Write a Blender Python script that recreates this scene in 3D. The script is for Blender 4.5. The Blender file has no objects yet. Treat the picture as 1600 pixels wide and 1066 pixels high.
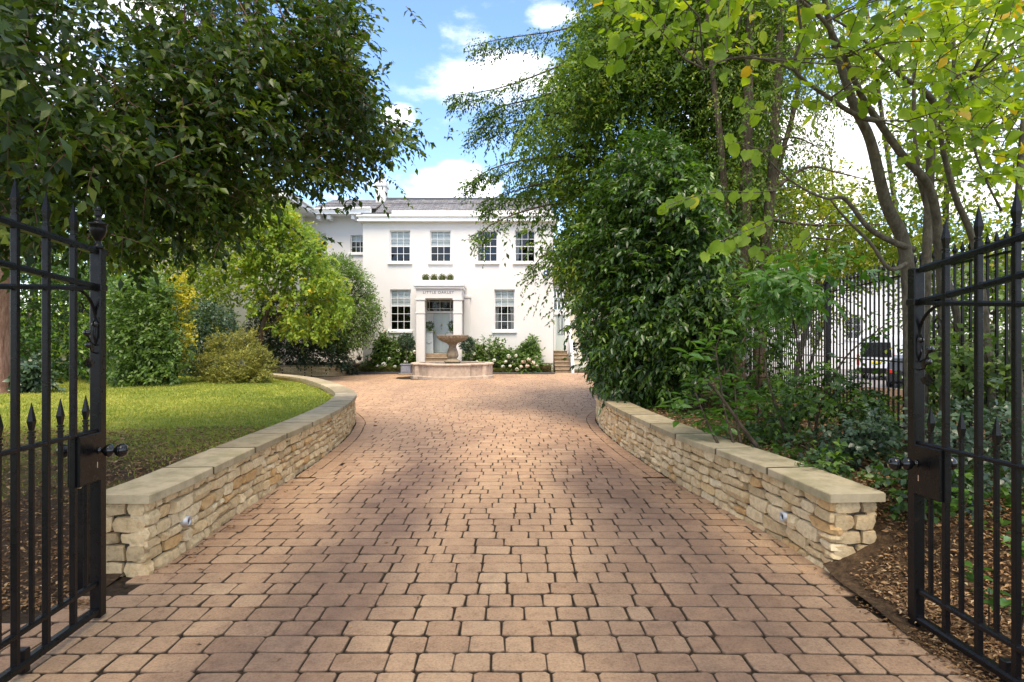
import bpy, math
import numpy as np
from mathutils import Vector, Matrix
R = math.radians
SC = bpy.context.scene
COL = SC.collection
FPX, HCAM = 975.0, 1.45            # focal length in photo pixels, eye height in metres

# ------------------------------------------------------------------ camera, sky, sun, exposure
cam_d = bpy.data.cameras.new('camera'); cam = bpy.data.objects.new('camera', cam_d); COL.objects.link(cam)
cam_d.sensor_width = 36.0; cam_d.lens = 36.0*FPX/1600.0
cam_d.clip_start = 0.05; cam_d.clip_end = 2000
cam.location = (0, 0, HCAM); cam.rotation_euler = (R(90), 0, 0)
SC.camera = cam

SUN_EL, SUN_AZ = 63.0, 176.0        # azimuth clockwise from +Y: over the right shoulder, veiled by thin cloud
sun_d = bpy.data.lights.new('sun', 'SUN'); sun = bpy.data.objects.new('sun', sun_d); COL.objects.link(sun)
sun_d.energy = 2.15; sun_d.angle = R(30); sun_d.color = (1.0, 0.86, 0.67)
_s = Vector((math.sin(R(SUN_AZ))*math.cos(R(SUN_EL)), math.cos(R(SUN_AZ))*math.cos(R(SUN_EL)), math.sin(R(SUN_EL))))
sun.rotation_euler = _s.to_track_quat('Z', 'Y').to_euler()
sun.location = _s*60

SC.view_settings.view_transform = 'Standard'; SC.view_settings.look = 'None'
SC.view_settings.gamma = 1.0; SC.view_settings.use_curve_mapping = False
SC.view_settings.exposure = 1.48
SC.cycles.max_bounces = 8; SC.cycles.transparent_max_bounces = 12
SC.cycles.diffuse_bounces = 4; SC.cycles.glossy_bounces = 3; SC.cycles.transmission_bounces = 4
SC.cycles.sample_clamp_indirect = 6.0
SC.cycles.use_denoising = True

world = bpy.data.worlds.new('World'); SC.world = world; world.use_nodes = True
def build_world():
    nt = world.node_tree; nt.nodes.clear(); N = nt.nodes.new; L = nt.links.new
    out = N('ShaderNodeOutputWorld'); bg = N('ShaderNodeBackground'); bg.inputs['Strength'].default_value = 0.155
    sky = N('ShaderNodeTexSky'); sky.sky_type = 'NISHITA'; sky.sun_disc = False
    sky.sun_elevation = R(SUN_EL); sky.sun_rotation = R(SUN_AZ)
    sky.air_density = 1.0; sky.dust_density = 0.25; sky.ozone_density = 2.2
    tc = N('ShaderNodeTexCoord'); sp = N('ShaderNodeSeparateXYZ'); L(tc.outputs['Generated'], sp.inputs[0])
    def M(op, a, b=None, clamp=False):
        n = N('ShaderNodeMath'); n.operation = op; n.use_clamp = clamp
        for i, v in enumerate((a, b)):
            if v is None: continue
            if isinstance(v, (int, float)): n.inputs[i].default_value = v
            else: L(v, n.inputs[i])
        return n.outputs[0]
    az = M('ARCTAN2', sp.outputs[0], sp.outputs[1]); el = M('ARCSINE', sp.outputs[2])
    cmb = N('ShaderNodeCombineXYZ'); L(M('MULTIPLY', az, 1.0), cmb.inputs[0]); L(M('MULTIPLY', el, 2.0), cmb.inputs[1])
    nz = N('ShaderNodeTexNoise'); nz.inputs['Scale'].default_value = 7.5; nz.inputs['Detail'].default_value = 9
    nz.inputs['Roughness'].default_value = 0.58; L(cmb.outputs[0], nz.inputs['Vector'])
    tot = None
    # cumulus: azimuth, elevation, half width, half height (degrees), weight
    for a0, e0, w, h, k in ((-1.2, 22.5, 8.0, 3.0, 1.0), (-5.2, 13.4, 5.0, 3.4, 1.0), (-10.7, 19.4, 2.6, 1.5, .95),
                            (4.0, 27.5, 3.5, 1.2, .75), (30, 13, 20, 10, .9)):
        dx = M('DIVIDE', M('SUBTRACT', az, R(a0)), R(w)); dy = M('DIVIDE', M('SUBTRACT', el, R(e0)), R(h))
        q = M('SUBTRACT', 1.0, M('ADD', M('MULTIPLY', dx, dx), M('MULTIPLY', dy, dy)), True)
        q = M('MULTIPLY', q, k); tot = q if tot is None else M('MAXIMUM', tot, q)
    low = M('MULTIPLY', M('SUBTRACT', 1.0, M('DIVIDE', el, R(10)), True), 1.0)   # cloud bank thickening to the horizon
    tot = M('MAXIMUM', tot, low)
    dx = M('DIVIDE', M('SUBTRACT', az, R(-5)), R(24)); dy = M('DIVIDE', M('SUBTRACT', el, R(30)), R(24))
    clear = M('SUBTRACT', 1.0, M('ADD', M('MULTIPLY', dx, dx), M('MULTIPLY', dy, dy)), True)
    tot = M('MAXIMUM', tot, M('SUBTRACT', .55, M('MULTIPLY', clear, 1.6)))
    s = M('ADD', M('MULTIPLY', M('SUBTRACT', nz.outputs[0], 0.5), 4.4), M('SUBTRACT', M('MULTIPLY', tot, 1.5), 0.62))
    mr = N('ShaderNodeMapRange'); mr.interpolation_type = 'SMOOTHSTEP'
    mr.inputs['From Min'].default_value = -0.45; mr.inputs['From Max'].default_value = 1.2; L(s, mr.inputs['Value'])
    mx = N('ShaderNodeMix'); mx.data_type = 'RGBA'; L(mr.outputs[0], mx.inputs['Factor'])
    gain = N('ShaderNodeMix'); gain.data_type = 'RGBA'; gain.blend_type = 'MULTIPLY'; gain.inputs['Factor'].default_value = 1
    L(sky.outputs[0], gain.inputs['A']); gain.inputs['B'].default_value = (.74, .80, .92, 1)
    cr = N('ShaderNodeValToRGB'); ce = cr.color_ramp.elements; ce[0].position = .35; ce[0].color = (5.0, 4.95, 4.9, 1); ce[1].position = .62; ce[1].color = (7.4, 7.0, 6.5, 1)
    nz2 = N('ShaderNodeTexNoise'); nz2.inputs['Scale'].default_value = 9; nz2.inputs['Detail'].default_value = 7; L(cmb.outputs[0], nz2.inputs['Vector']); L(nz2.outputs[0], cr.inputs[0])
    L(gain.outputs['Result'], mx.inputs['A']); L(cr.outputs[0], mx.inputs['B'])
    L(mx.outputs['Result'], bg.inputs['Color']); L(bg.outputs[0], out.inputs[0])
build_world()

# ------------------------------------------------------------------ helpers
def P(x, y, d):                      # photo pixel at distance d -> world point
    return np.array(((x-800.0)*d/FPX, d, HCAM+(533.0-y)*d/FPX))
def tag(o, label=None, cat=None, group=None, kind=None):
    if label: o['label'] = label
    if cat: o['category'] = cat
    if group: o['group'] = group
    if kind: o['kind'] = kind
    return o
def empty(name, loc, label, cat, group=None):
    o = bpy.data.objects.new(name, None); COL.objects.link(o); o.location = loc; o.empty_display_size = .2
    return tag(o, label, cat, group)
def link(name, me, mat, parent=None, kind=None):
    o = bpy.data.objects.new(name, me); COL.objects.link(o)
    if mat is not None and len(me.materials) == 0: me.materials.append(mat)
    if parent is not None:
        o.parent = parent
        if parent.type == 'EMPTY': o.matrix_parent_inverse = Matrix.Translation(-Vector(parent.location))   # parts are modelled in place
    if kind: o['kind'] = kind
    return o
def np_mesh(name, V, T, tint=None, smooth=False):
    V = np.asarray(V, np.float32); T = np.asarray(T, np.int32)
    me = bpy.data.meshes.new(name); n = T.shape[1]
    me.vertices.add(len(V)); me.vertices.foreach_set('co', V.ravel())
    me.loops.add(T.size); me.loops.foreach_set('vertex_index', T.ravel())
    me.polygons.add(len(T)); me.polygons.foreach_set('loop_start', np.arange(0, T.size, n, dtype=np.int32))
    if smooth: me.polygons.foreach_set('use_smooth', np.ones(len(T), bool))
    if tint is not None:
        a = me.attributes.new('tint', 'FLOAT', 'POINT'); a.data.foreach_set('value', np.asarray(tint, np.float32))
    me.update(calc_edges=True); return me
class MB:
    def __init__(s): s.v = []; s.f = []; s.t = []
    def add(s, vs, fs, tint=0.0):
        o = len(s.v); s.v += [tuple(map(float, p)) for p in vs]; s.f += [tuple(i+o for i in f) for f in fs]; s.t += [tint]*len(vs)
    def box(s, x0, x1, y0, y1, z0, z1, tint=0.0):
        v = [(x, y, z) for x in (x0, x1) for y in (y0, y1) for z in (z0, z1)]
        s.add(v, [(0,1,3,2), (4,6,7,5), (0,4,5,1), (2,3,7,6), (0,2,6,4), (1,5,7,3)], tint)
    def bbox(s, x0, x1, y0, y1, z0, z1, b=.006, tint=0.0):      # bevelled box
        c = np.array([(x0+x1)/2, (y0+y1)/2, (z0+z1)/2]); h = np.array([abs(x1-x0)/2, abs(y1-y0)/2, abs(z1-z0)/2])
        b = min(b, h.min()*.45); vs = []; idx = {}
        for sx in (-1, 1):
            for sy in (-1, 1):
                for sz in (-1, 1):
                    S = np.array((sx, sy, sz))
                    for a in range(3):
                        q = h-b; q = q.copy(); q[a] = h[a]; idx[(sx, sy, sz, a)] = len(vs); vs.append(c+S*q)
        fs = []
        def quad(ks): fs.append(tuple(idx[k] for k in ks))
        for a in range(3):
            u, w = (a+1) % 3, (a+2) % 3
            for sg in (-1, 1):
                ks = []
                for su, sw in ((-1,-1), (1,-1), (1,1), (-1,1)):
                    S = [0,0,0]; S[a] = sg; S[u] = su; S[w] = sw; ks.append((*S, a))
                quad(ks if sg > 0 else ks[::-1])
            for su in (-1, 1):
                for sw in (-1, 1):
                    S0 = [0,0,0]; S0[u] = su; S0[w] = sw
                    A = list(S0); A[a] = -1; B = list(S0); B[a] = 1
                    k = [(*A, u), (*B, u), (*B, w), (*A, w)]
                    quad(k if su*sw < 0 else k[::-1])
        for sx in (-1, 1):
            for sy in (-1, 1):
                for sz in (-1, 1):
                    k = [(sx,sy,sz,0), (sx,sy,sz,1), (sx,sy,sz,2)]
                    quad(k if sx*sy*sz > 0 else k[::-1])
        s.add(vs, fs, tint)
    def tube(s, pts, rad, n=6, cap=True, tint=0.0):
        pts = [np.array(p, float) for p in pts]; m = len(pts)
        if np.isscalar(rad): rad = [rad]*m
        up = np.array((0., 0., 1.)); vs = []; prev = None
        for i in range(m):
            t = pts[min(i+1, m-1)]-pts[max(i-1, 0)]; t = t/(np.linalg.norm(t)+1e-9)
            if prev is None:
                a = np.cross(t, up if abs(t[2]) < .95 else np.array((1., 0., 0.)))
            else: a = prev-t*np.dot(prev, t)
            a /= np.linalg.norm(a)+1e-9; prev = a; b = np.cross(t, a)
            for k in range(n):
                w = 2*math.pi*(k+.5)/n; vs.append(pts[i]+rad[i]*(math.cos(w)*a+math.sin(w)*b))
        fs = [(i*n+k, i*n+(k+1) % n, (i+1)*n+(k+1) % n, (i+1)*n+k) for i in range(m-1) for k in range(n)]
        if cap: fs += [tuple(range(n))[::-1], tuple(range((m-1)*n, m*n))]
        s.add(vs, fs, tint)
    def lathe(s, c, prof, n=20, tint=0.0, squash=None):          # profile of (radius, z); squash(angle) scales the radius
        vs = []; m = len(prof)
        for r, z in prof:
            for k in range(n):
                w = 2*math.pi*k/n; q = r*(squash(w) if squash else 1)
                vs.append((c[0]+q*math.cos(w), c[1]+q*math.sin(w), c[2]+z))
        fs = [(i*n+k, i*n+(k+1) % n, (i+1)*n+(k+1) % n, (i+1)*n+k) for i in range(m-1) for k in range(n)]
        fs += [tuple(range(n))[::-1], tuple(range((m-1)*n, m*n))]
        s.add(vs, fs, tint)
    def prism(s, poly, z0, z1, tint=0.0):                         # poly: counter-clockwise xy list
        n = len(poly); vs = [(p[0], p[1], z0) for p in poly]+[(p[0], p[1], z1) for p in poly]
        s.add(vs, [tuple(range(n))[::-1], tuple(range(n, 2*n))]+[(k, (k+1) % n, n+(k+1) % n, n+k) for k in range(n)], tint)
    def mesh(s, name, smooth=False):
        me = bpy.data.meshes.new(name); me.from_pydata(s.v, [], s.f)
        if any(s.t):
            a = me.attributes.new('tint', 'FLOAT', 'POINT'); a.data.foreach_set('value', np.array(s.t, np.float32))
        if smooth: me.polygons.foreach_set('use_smooth', np.ones(len(me.polygons), bool))
        me.update(); return me
    def build(s, name, mat, parent=None, smooth=False, kind=None): return link(name, s.mesh(name, smooth), mat, parent, kind)
def smooth_by_angle(o, deg=40):
    try: o.data.set_sharp_from_angle(angle=R(deg))
    except Exception: pass
def sstep(a, b, x):
    t = np.clip((np.asarray(x, float)-a)/(b-a), 0, 1); return t*t*(3-2*t)
def spline(pts, n):                                               # Catmull-Rom through pts, n samples per span
    p = np.array(pts, float); p = np.vstack([2*p[0]-p[1], p, 2*p[-1]-p[-2]]); out = []
    for i in range(1, len(p)-2):
        for t in np.linspace(0, 1, n, endpoint=False):
            a, b, c, d = p[i-1], p[i], p[i+1], p[i+2]
            out.append(.5*((2*b)+(c-a)*t+(2*a-5*b+4*c-d)*t*t+(3*b-3*c+d-a)*t**3))
    out.append(p[-2]); return np.array(out)
def resample(p, step):
    seg = np.linalg.norm(np.diff(p, axis=0), axis=1); s = np.concatenate([[0], np.cumsum(seg)])
    q = np.arange(0, s[-1]+1e-6, step)
    return np.stack([np.interp(q, s, p[:, k]) for k in range(p.shape[1])], 1)
def inpoly(pts, poly):
    pts = np.asarray(pts); x, y = pts[:, 0], pts[:, 1]; poly = np.asarray(poly, float); r = np.zeros(len(pts), bool); j = len(poly)-1
    for i in range(len(poly)):
        xi, yi = poly[i]; xj, yj = poly[j]
        c = ((yi > y) != (yj > y)) & (x < (xj-xi)*(y-yi)/(yj-yi+1e-12)+xi); r ^= c; j = i
    return r
def pdist(pts, line):                                             # distance of points to a polyline
    pts = np.asarray(pts, float); best = np.full(len(pts), 1e9)
    for a, b in zip(line[:-1], line[1:]):
        ab = b-a; t = np.clip(((pts-a)@ab)/(ab@ab+1e-12), 0, 1); best = np.minimum(best, np.linalg.norm(pts-(a+t[:, None]*ab), axis=1))
    return best

# ------------------------------------------------------------------ materials
MATS = {}
class NM:                                                         # small node-material builder
    def __init__(s, name):
        s.m = bpy.data.materials.new(name); s.m.use_nodes = True; s.nt = s.m.node_tree; s.nt.nodes.clear(); MATS[name] = s.m
        s.out = s.n('ShaderNodeOutputMaterial'); s.b = s.n('ShaderNodeBsdfPrincipled'); s.l(s.b.outputs[0], s.out.inputs[0]); s._pos = None
    def n(s, t): return s.nt.nodes.new(t)
    def l(s, a, b): s.nt.links.new(a, b)
    def pos(s):
        if s._pos is None: s._pos = s.n('ShaderNodeNewGeometry').outputs['Position']
        return s._pos
    def mapv(s, scale):
        m = s.n('ShaderNodeMapping'); m.inputs['Scale'].default_value = scale; s.l(s.pos(), m.inputs[0]); return m.outputs[0]
    def noise(s, scale, detail=4, rough=.55, vec=None):
        t = s.n('ShaderNodeTexNoise'); t.inputs['Scale'].default_value = scale; t.inputs['Detail'].default_value = detail
        t.inputs['Roughness'].default_value = rough; s.l(vec if vec is not None else s.pos(), t.inputs['Vector']); return t.outputs[0]
    def ramp(s, fac, stops):
        r = s.n('ShaderNodeValToRGB'); e = r.color_ramp.elements
        while len(e) < len(stops): e.new(.5)
        for q, (p, c) in zip(e, stops): q.position = p; q.color = (*c, 1) if len(c) == 3 else c
        s.l(fac, r.inputs[0]); return r.outputs[0]
    def mix(s, fac, a, b, mode='MIX'):
        m = s.n('ShaderNodeMix'); m.data_type = 'RGBA'; m.blend_type = mode
        for k, v in (('Factor', fac), ('A', a), ('B', b)):
            i = m.inputs[k] if k != 'Factor' else m.inputs[0]
            if isinstance(v, (int, float)): i.default_value = v
            elif isinstance(v, tuple): i.default_value = (*v, 1)
            else: s.l(v, i)
        return m.outputs['Result']
    def math(s, op, a, b=None, clamp=False):
        n = s.n('ShaderNodeMath'); n.operation = op; n.use_clamp = clamp
        for i, v in enumerate((a, b)):
            if v is None: continue
            if isinstance(v, (int, float)): n.inputs[i].default_value = v
            else: s.l(v, n.inputs[i])
        return n.outputs[0]
    def tint(s):
        a = s.n('ShaderNodeAttribute'); a.attribute_type = 'GEOMETRY'; a.attribute_name = 'tint'
        b = s.n('ShaderNodeAttribute'); b.attribute_type = 'OBJECT'; b.attribute_name = 'tint'
        return s.math('ADD', a.outputs['Fac'], b.outputs['Fac'])
    def set(s, color=None, rough=.6, spec=.5, metal=0.0):
        if isinstance(color, tuple): s.b.inputs['Base Color'].default_value = (*color, 1)
        elif color is not None: s.l(color, s.b.inputs['Base Color'])
        if isinstance(rough, (int, float)): s.b.inputs['Roughness'].default_value = rough
        else: s.l(rough, s.b.inputs['Roughness'])
        s.b.inputs['Specular IOR Level'].default_value = spec; s.b.inputs['Metallic'].default_value = metal; return s
    def bump(s, h, strength=.4, dist=.01):
        b = s.n('ShaderNodeBump'); b.inputs['Strength'].default_value = strength; b.inputs['Distance'].default_value = dist
        s.l(h, b.inputs['Height']); s.l(b.outputs[0], s.b.inputs['Normal']); return s
def leafmat(name, stops, trans=.32, tcol=(1.6, 1.7, .7), rough=.42, spec=.45, var=.25):
    m = NM(name); t = m.tint(); c = m.ramp(t, stops)
    n = m.noise(9, 2); c = m.mix(var, c, m.mix(1.0, c, m.ramp(n, [(.3, (.55, .6, .5)), (.7, (1.5, 1.4, 1.3))]), 'MULTIPLY'))
    m.set(c, rough, spec)
    tr = m.n('ShaderNodeBsdfTranslucent'); m.l(m.mix(1.0, c, tcol, 'MULTIPLY'), tr.inputs[0])
    mx = m.n('ShaderNodeMixShader'); mx.inputs[0].default_value = trans
    m.l(m.b.outputs[0], mx.inputs[1]); m.l(tr.outputs[0], mx.inputs[2]); m.l(mx.outputs[0], m.out.inputs[0]); return m.m
def mats():
    m = NM('paver'); t = m.tint()
    c = m.ramp(t, [(0, (.23, .152, .10)), (.25, (.34, .215, .132)), (.5, (.41, .265, .16)), (.75, (.46, .31, .19)), (1, (.51, .365, .23))])
    c = m.mix(.55, c, m.mix(1.0, c, m.ramp(m.noise(1, 3, .5, m.mapv((1.1, .22, 1))), [(.32, (.62, .60, .66)), (.52, (1, 1, 1)), (.72, (1.22, 1.14, 1.05))]), 'MULTIPLY'))
    c = m.mix(.9, c, m.mix(1.0, c, m.ramp(m.noise(75, 6, .8), [(.28, (.42, .38, .36)), (.5, (1, 1, 1)), (.75, (1.4, 1.36, 1.26))]), 'MULTIPLY'))
    c = m.mix(.8, c, m.mix(1.0, c, m.ramp(m.noise(14, 6, .7), [(.3, (.68, .62, .58)), (.5, (1, 1, 1)), (.72, (1.14, 1.1, 1.04))]), 'MULTIPLY'))
    c = m.mix(m.ramp(m.noise(3.2, 7, .75), [(.59, (0, 0, 0)), (.72, (.55, .55, .55))]), c, (.11, .075, .05))
    # rubber and oil worn into two wheel tracks
    sx = m.n('ShaderNodeSeparateXYZ'); m.l(m.pos(), sx.inputs[0]); wob = m.math('MULTIPLY', m.math('SUBTRACT', m.noise(.45, 3), .5), 1.3); tot = None
    for x0, w in ((-1.1, .58), (1.05, .66)):
        d = m.math('DIVIDE', m.math('ADD', m.math('SUBTRACT', sx.outputs[0], x0), wob), w); g = m.math('SUBTRACT', 1.0, m.math('MULTIPLY', d, d), True); tot = g if tot is None else m.math('MAXIMUM', tot, g)
    fd = m.n('ShaderNodeMapRange'); fd.inputs['From Min'].default_value = 6.5; fd.inputs['From Max'].default_value = 12.5; fd.inputs['To Min'].default_value = 1; fd.inputs['To Max'].default_value = .1; m.l(sx.outputs[1], fd.inputs['Value'])
    k = m.math('MULTIPLY', m.math('MULTIPLY', tot, fd.outputs[0]), m.math('ADD', .5, m.math('MULTIPLY', m.noise(4, 5, .65), .8)), True)
    c = m.mix(k, c, m.mix(1.0, c, (.46, .46, .54), 'MULTIPLY'))
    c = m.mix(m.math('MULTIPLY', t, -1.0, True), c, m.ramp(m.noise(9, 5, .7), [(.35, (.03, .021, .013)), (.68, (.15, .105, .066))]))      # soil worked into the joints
    m.set(c, .78, .3).bump(m.noise(140, 4, .7), .35, .004)
    m = NM('joint_sand'); m.set(m.ramp(m.noise(30, 5), [(.3, (.016, .011, .007)), (.7, (.06, .042, .026))]), .95, .1).bump(m.noise(200, 3), .6, .006)
    m = NM('wall_stone'); t = m.tint()
    c = m.ramp(t, [(0, (.42, .32, .185)), (.25, (.60, .46, .265)), (.55, (.70, .55, .33)), (.82, (.75, .625, .41)), (.95, (.66, .48, .25)), (1, (.56, .35, .155))])
    c = m.mix(.8, c, m.mix(1.0, c, m.ramp(m.noise(28, 6, .7), [(.28, (.58, .52, .42)), (.5, (1.05, 1.0, .95)), (.75, (1.3, 1.28, 1.2))]), 'MULTIPLY'))
    c = m.mix(m.ramp(m.noise(6, 5, .7), [(.56, (0, 0, 0)), (.72, (.65, .65, .65))]), c, (.55, .33, .13))
    c = m.mix(m.ramp(m.noise(11, 6, .75), [(.62, (0, 0, 0)), (.74, (.5, .5, .5))]), c, (.14, .13, .10))
    m.set(c, .85, .25).bump(m.noise(55, 7, .75), .8, .012)
    m = NM('mortar'); m.set(m.ramp(m.noise(40, 4), [(.3, (.05, .04, .028)), (.7, (.14, .115, .08))]), .95, .1)
    m = NM('coping'); c = m.ramp(m.tint(), [(0, (.29, .235, .145)), (1, (.46, .375, .24))])
    c = m.mix(.8, c, m.mix(1.0, c, m.ramp(m.noise(6, 7, .7), [(.3, (.52, .52, .42)), (.55, (1, 1, 1)), (.8, (1.15, 1.12, 1.1))]), 'MULTIPLY'))
    c = m.mix(m.ramp(m.noise(2.2, 5, .6), [(.52, (0, 0, 0)), (.7, (.55, .55, .55))]), c, (.20, .19, .08))
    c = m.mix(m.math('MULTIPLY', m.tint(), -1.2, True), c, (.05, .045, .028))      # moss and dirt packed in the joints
    m.set(c, .8, .25).bump(m.noise(90, 5, .7), .3, .004)
    m = NM('soil'); c = m.ramp(m.noise(22, 8, .75), [(.28, (.03, .02, .012)), (.5, (.11, .068, .038)), (.72, (.24, .15, .08))])
    m.set(c, .95, .1).bump(m.noise(45, 6, .75), 1.0, .03)
    m = NM('lawn_turf'); p = m.pos(); sx = m.n('ShaderNodeSeparateXYZ'); m.l(p, sx.inputs[0])
    g = m.ramp(m.noise(1.6, 6, .65), [(.3, (.14, .19, .03)), (.46, (.23, .275, .038)), (.58, (.33, .335, .05)), (.75, (.43, .38, .11))])
    g = m.mix(.7, g, m.mix(1.0, g, m.ramp(m.noise(26, 5, .7, m.mapv((1, .45, 1))), [(.3, (.5, .55, .5)), (.7, (1.5, 1.4, 1.3))]), 'MULTIPLY'))
    e = m.ramp(m.noise(30, 7, .75), [(.3, (.035, .022, .013)), (.55, (.10, .062, .034)), (.75, (.20, .135, .075))])
    f = m.math('ADD', sx.outputs[1], m.math('MULTIPLY', m.math('SUBTRACT', m.noise(1.3, 6, .7), .5), 5.0))
    f = m.math('ADD', f, m.math('MULTIPLY', sx.outputs[0], .0))
    mr = m.n('ShaderNodeMapRange'); mr.inputs['From Min'].default_value = 5.0; mr.inputs['From Max'].default_value = 7.6; m.l(f, mr.inputs['Value'])
    m.set(m.mix(mr.outputs[0], e, g), .9, .15).bump(m.noise(70, 5, .8), .9, .03)
    m = NM('rough_ground'); m.set(m.ramp(m.noise(.8, 6, .7), [(.3, (.05, .06, .02)), (.7, (.12, .12, .04))]), .95, .1)
    m = NM('asphalt'); m.set(m.ramp(m.noise(30, 5), [(.3, (.16, .145, .14)), (.7, (.24, .22, .21))]), .9, .2)
    m = NM('render_white'); c = m.mix(.5, (.675, .655, .625), m.mix(1.0, (.675, .655, .625), m.ramp(m.noise(.9, 7, .65), [(.3, (.9, .89, .87)), (.6, (1, 1, 1))]), 'MULTIPLY'))
    sz = m.n('ShaderNodeSeparateXYZ'); m.l(m.pos(), sz.inputs[0])
    st = m.math('MULTIPLY', m.math('SUBTRACT', 1.0, m.math('DIVIDE', sz.outputs[2], .9), True), m.noise(5, 5, .7))
    c = m.mix(m.math('MULTIPLY', st, .55), c, (.40, .37, .30))
    m.set(c, .75, .25).bump(m.noise(40, 5, .6), .12, .01)
    m = NM('render_cream'); m.set(m.ramp(m.noise(1.2, 6), [(.3, (.68, .60, .47)), (.7, (.75, .68, .55))]), .8, .2)
    m = NM('white_paint'); m.set(m.ramp(m.noise(3, 4), [(.3, (.76, .76, .75)), (.7, (.82, .82, .81))]), .4, .4)
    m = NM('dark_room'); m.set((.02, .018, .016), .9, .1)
    m = NM('blind'); m.set(m.ramp(m.math('FRACT', m.math('MULTIPLY', m.noise(1, 0), 1)), [(0, (.74, .75, .75)), (1, (.78, .79, .78))]), .85, .1)
    m = NM('curtain'); m.set((.55, .53, .52), .9, .1)
    m = NM('door_paint'); m.set((.52, .59, .56), .4, .4)
    m = NM('grey_stone'); m.set(m.ramp(m.noise(12, 6), [(.3, (.30, .34, .35)), (.7, (.42, .46, .47))]), .7, .3)
    m = NM('lead_box'); m.set(m.ramp(m.noise(14, 5), [(.3, (.17, .18, .22)), (.7, (.26, .27, .32))]), .6, .4)
    m = NM('step_stone'); m.set(m.ramp(m.noise(9, 6), [(.3, (.22, .16, .10)), (.7, (.36, .27, .18))]), .85, .2)
    m = NM('brass'); m.set((.55, .38, .10), .3, .5, 1.0)
    m = NM('lettering'); m.set((.10, .10, .10), .6, .3)
    m = NM('slate'); 
    br = m.n('ShaderNodeTexBrick'); br.inputs['Scale'].default_value = 1.0; br.inputs['Brick Width'].default_value = .30; br.inputs['Row Height'].default_value = .16
    br.inputs['Mortar Size'].default_value = .012; br.inputs['Color1'].default_value = (.15, .15, .16, 1); br.inputs['Color2'].default_value = (.26, .255, .26, 1); br.inputs['Mortar'].default_value = (.05, .045, .045, 1)
    mp = m.n('ShaderNodeMapping'); mp.inputs['Rotation'].default_value = (R(-0), 0, 0); m.l(m.pos(), mp.inputs[0]); m.l(mp.outputs[0], br.inputs[0])
    c = m.mix(m.ramp(m.noise(2.2, 6, .7), [(.54, (0, 0, 0)), (.72, (.4, .4, .4))]), br.outputs['Color'], (.40, .30, .14))
    m.set(c, .75, .3)
    m = NM('lead_flash'); m.set((.07, .075, .085), .5, .4)
    m = NM('fountain_stone'); c = m.ramp(m.noise(5, 8, .7), [(.28, (.30, .24, .19)), (.5, (.46, .36, .28)), (.72, (.56, .46, .37))])
    sz = m.n('ShaderNodeSeparateXYZ'); m.l(m.pos(), sz.inputs[0])
    m.set(c, .8, .25).bump(m.noise(40, 6, .7), .3, .01)
    m = NM('fountain_dark'); m.set(m.ramp(m.noise(11, 8, .75), [(.3, (.16, .115, .075)), (.5, (.32, .24, .16)), (.75, (.44, .35, .25))]), .85, .2).bump(m.noise(40, 6, .7), .5, .01)
    m = NM('pool_water'); m.set((.03, .04, .035), .05, .6)
    m = NM('black_iron'); c = m.ramp(m.noise(18, 6, .7), [(.35, (.004, .004, .005)), (.66, (.007, .0065, .0065)), (.85, (.04, .034, .028))])
    c = m.mix(m.ramp(m.noise(13, 7, .75), [(.64, (0, 0, 0)), (.74, (.7, .7, .7))]), c, (.055, .028, .014))
    m.set(c, m.math('ADD', .16, m.math('MULTIPLY', m.noise(25, 4), .28)), .25).bump(m.noise(60, 5, .7), .25, .004)
    m = NM('gloss_iron'); m.set((.007, .007, .008), .12, .6)
    m = NM('chrome'); m.set((.6, .6, .62), .2, .5, 1.0)
    m = NM('bezel_steel'); m.set((.55, .55, .56), .45, .5, .6)
    m = NM('lens_dark'); m.set((.03, .035, .04), .1, .6)
    m = NM('bark'); c = m.ramp(m.noise(9, 8, .75, m.mapv((3, 3, .6))), [(.28, (.035, .026, .018)), (.5, (.10, .075, .052)), (.75, (.21, .165, .12))])
    m.set(c, .95, .1).bump(m.noise(14, 7, .75, m.mapv((3, 3, .5))), 1.0, .03)
    m = NM('bark_grey'); c = m.ramp(m.noise(12, 8, .75, m.mapv((2, 2, .9))), [(.28, (.04, .035, .026)), (.5, (.11, .095, .07)), (.75, (.22, .19, .145))])
    m.set(c, .9, .15).bump(m.noise(25, 7, .75), .7, .015)
    m = NM('bark_red'); c = m.ramp(m.noise(7, 8, .75, m.mapv((2, 2, .4))), [(.28, (.08, .04, .03)), (.5, (.26, .15, .11)), (.75, (.42, .28, .22))])
    m.set(c, .95, .1).bump(m.noise(10, 7, .75, m.mapv((2.5, 2.5, .4))), 1.0, .05)
    m = NM('twig'); m.set(m.ramp(m.noise(20, 4), [(.3, (.03, .022, .014)), (.7, (.09, .065, .04))]), .9, .15)
    m = NM('glass'); gl = m.n('ShaderNodeBsdfGlossy'); gl.inputs['Roughness'].default_value = .015; gl.inputs['Color'].default_value = (.9, .95, 1, 1)
    tr = m.n('ShaderNodeBsdfTransparent'); tr.inputs[0].default_value = (.86, .9, .88, 1); fr = m.n('ShaderNodeFresnel'); fr.inputs[0].default_value = 1.75
    mx = m.n('ShaderNodeMixShader'); m.l(m.math('MULTIPLY', fr.outputs[0], .5, True), mx.inputs[0]); m.l(tr.outputs[0], mx.inputs[1]); m.l(gl.outputs[0], mx.inputs[2]); m.l(mx.outputs[0], m.out.inputs[0])
    m = NM('van_white'); m.set((.78, .79, .80), .25, .5)
    m = NM('car_grey'); m.set((.02, .022, .027), .25, .5)
    m = NM('car_glass'); m.set((.015, .018, .02), .06, .6)
    m = NM('tyre'); m.set((.012, .012, .012), .8, .2)
    m = NM('red_lens'); m.set((.55, .015, .02), .2, .6)
    m = NM('plate'); m.set((.75, .62, .05), .5, .4)
    m = NM('blue_plastic'); m.set((.02, .05, .30), .35, .5)
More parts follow.
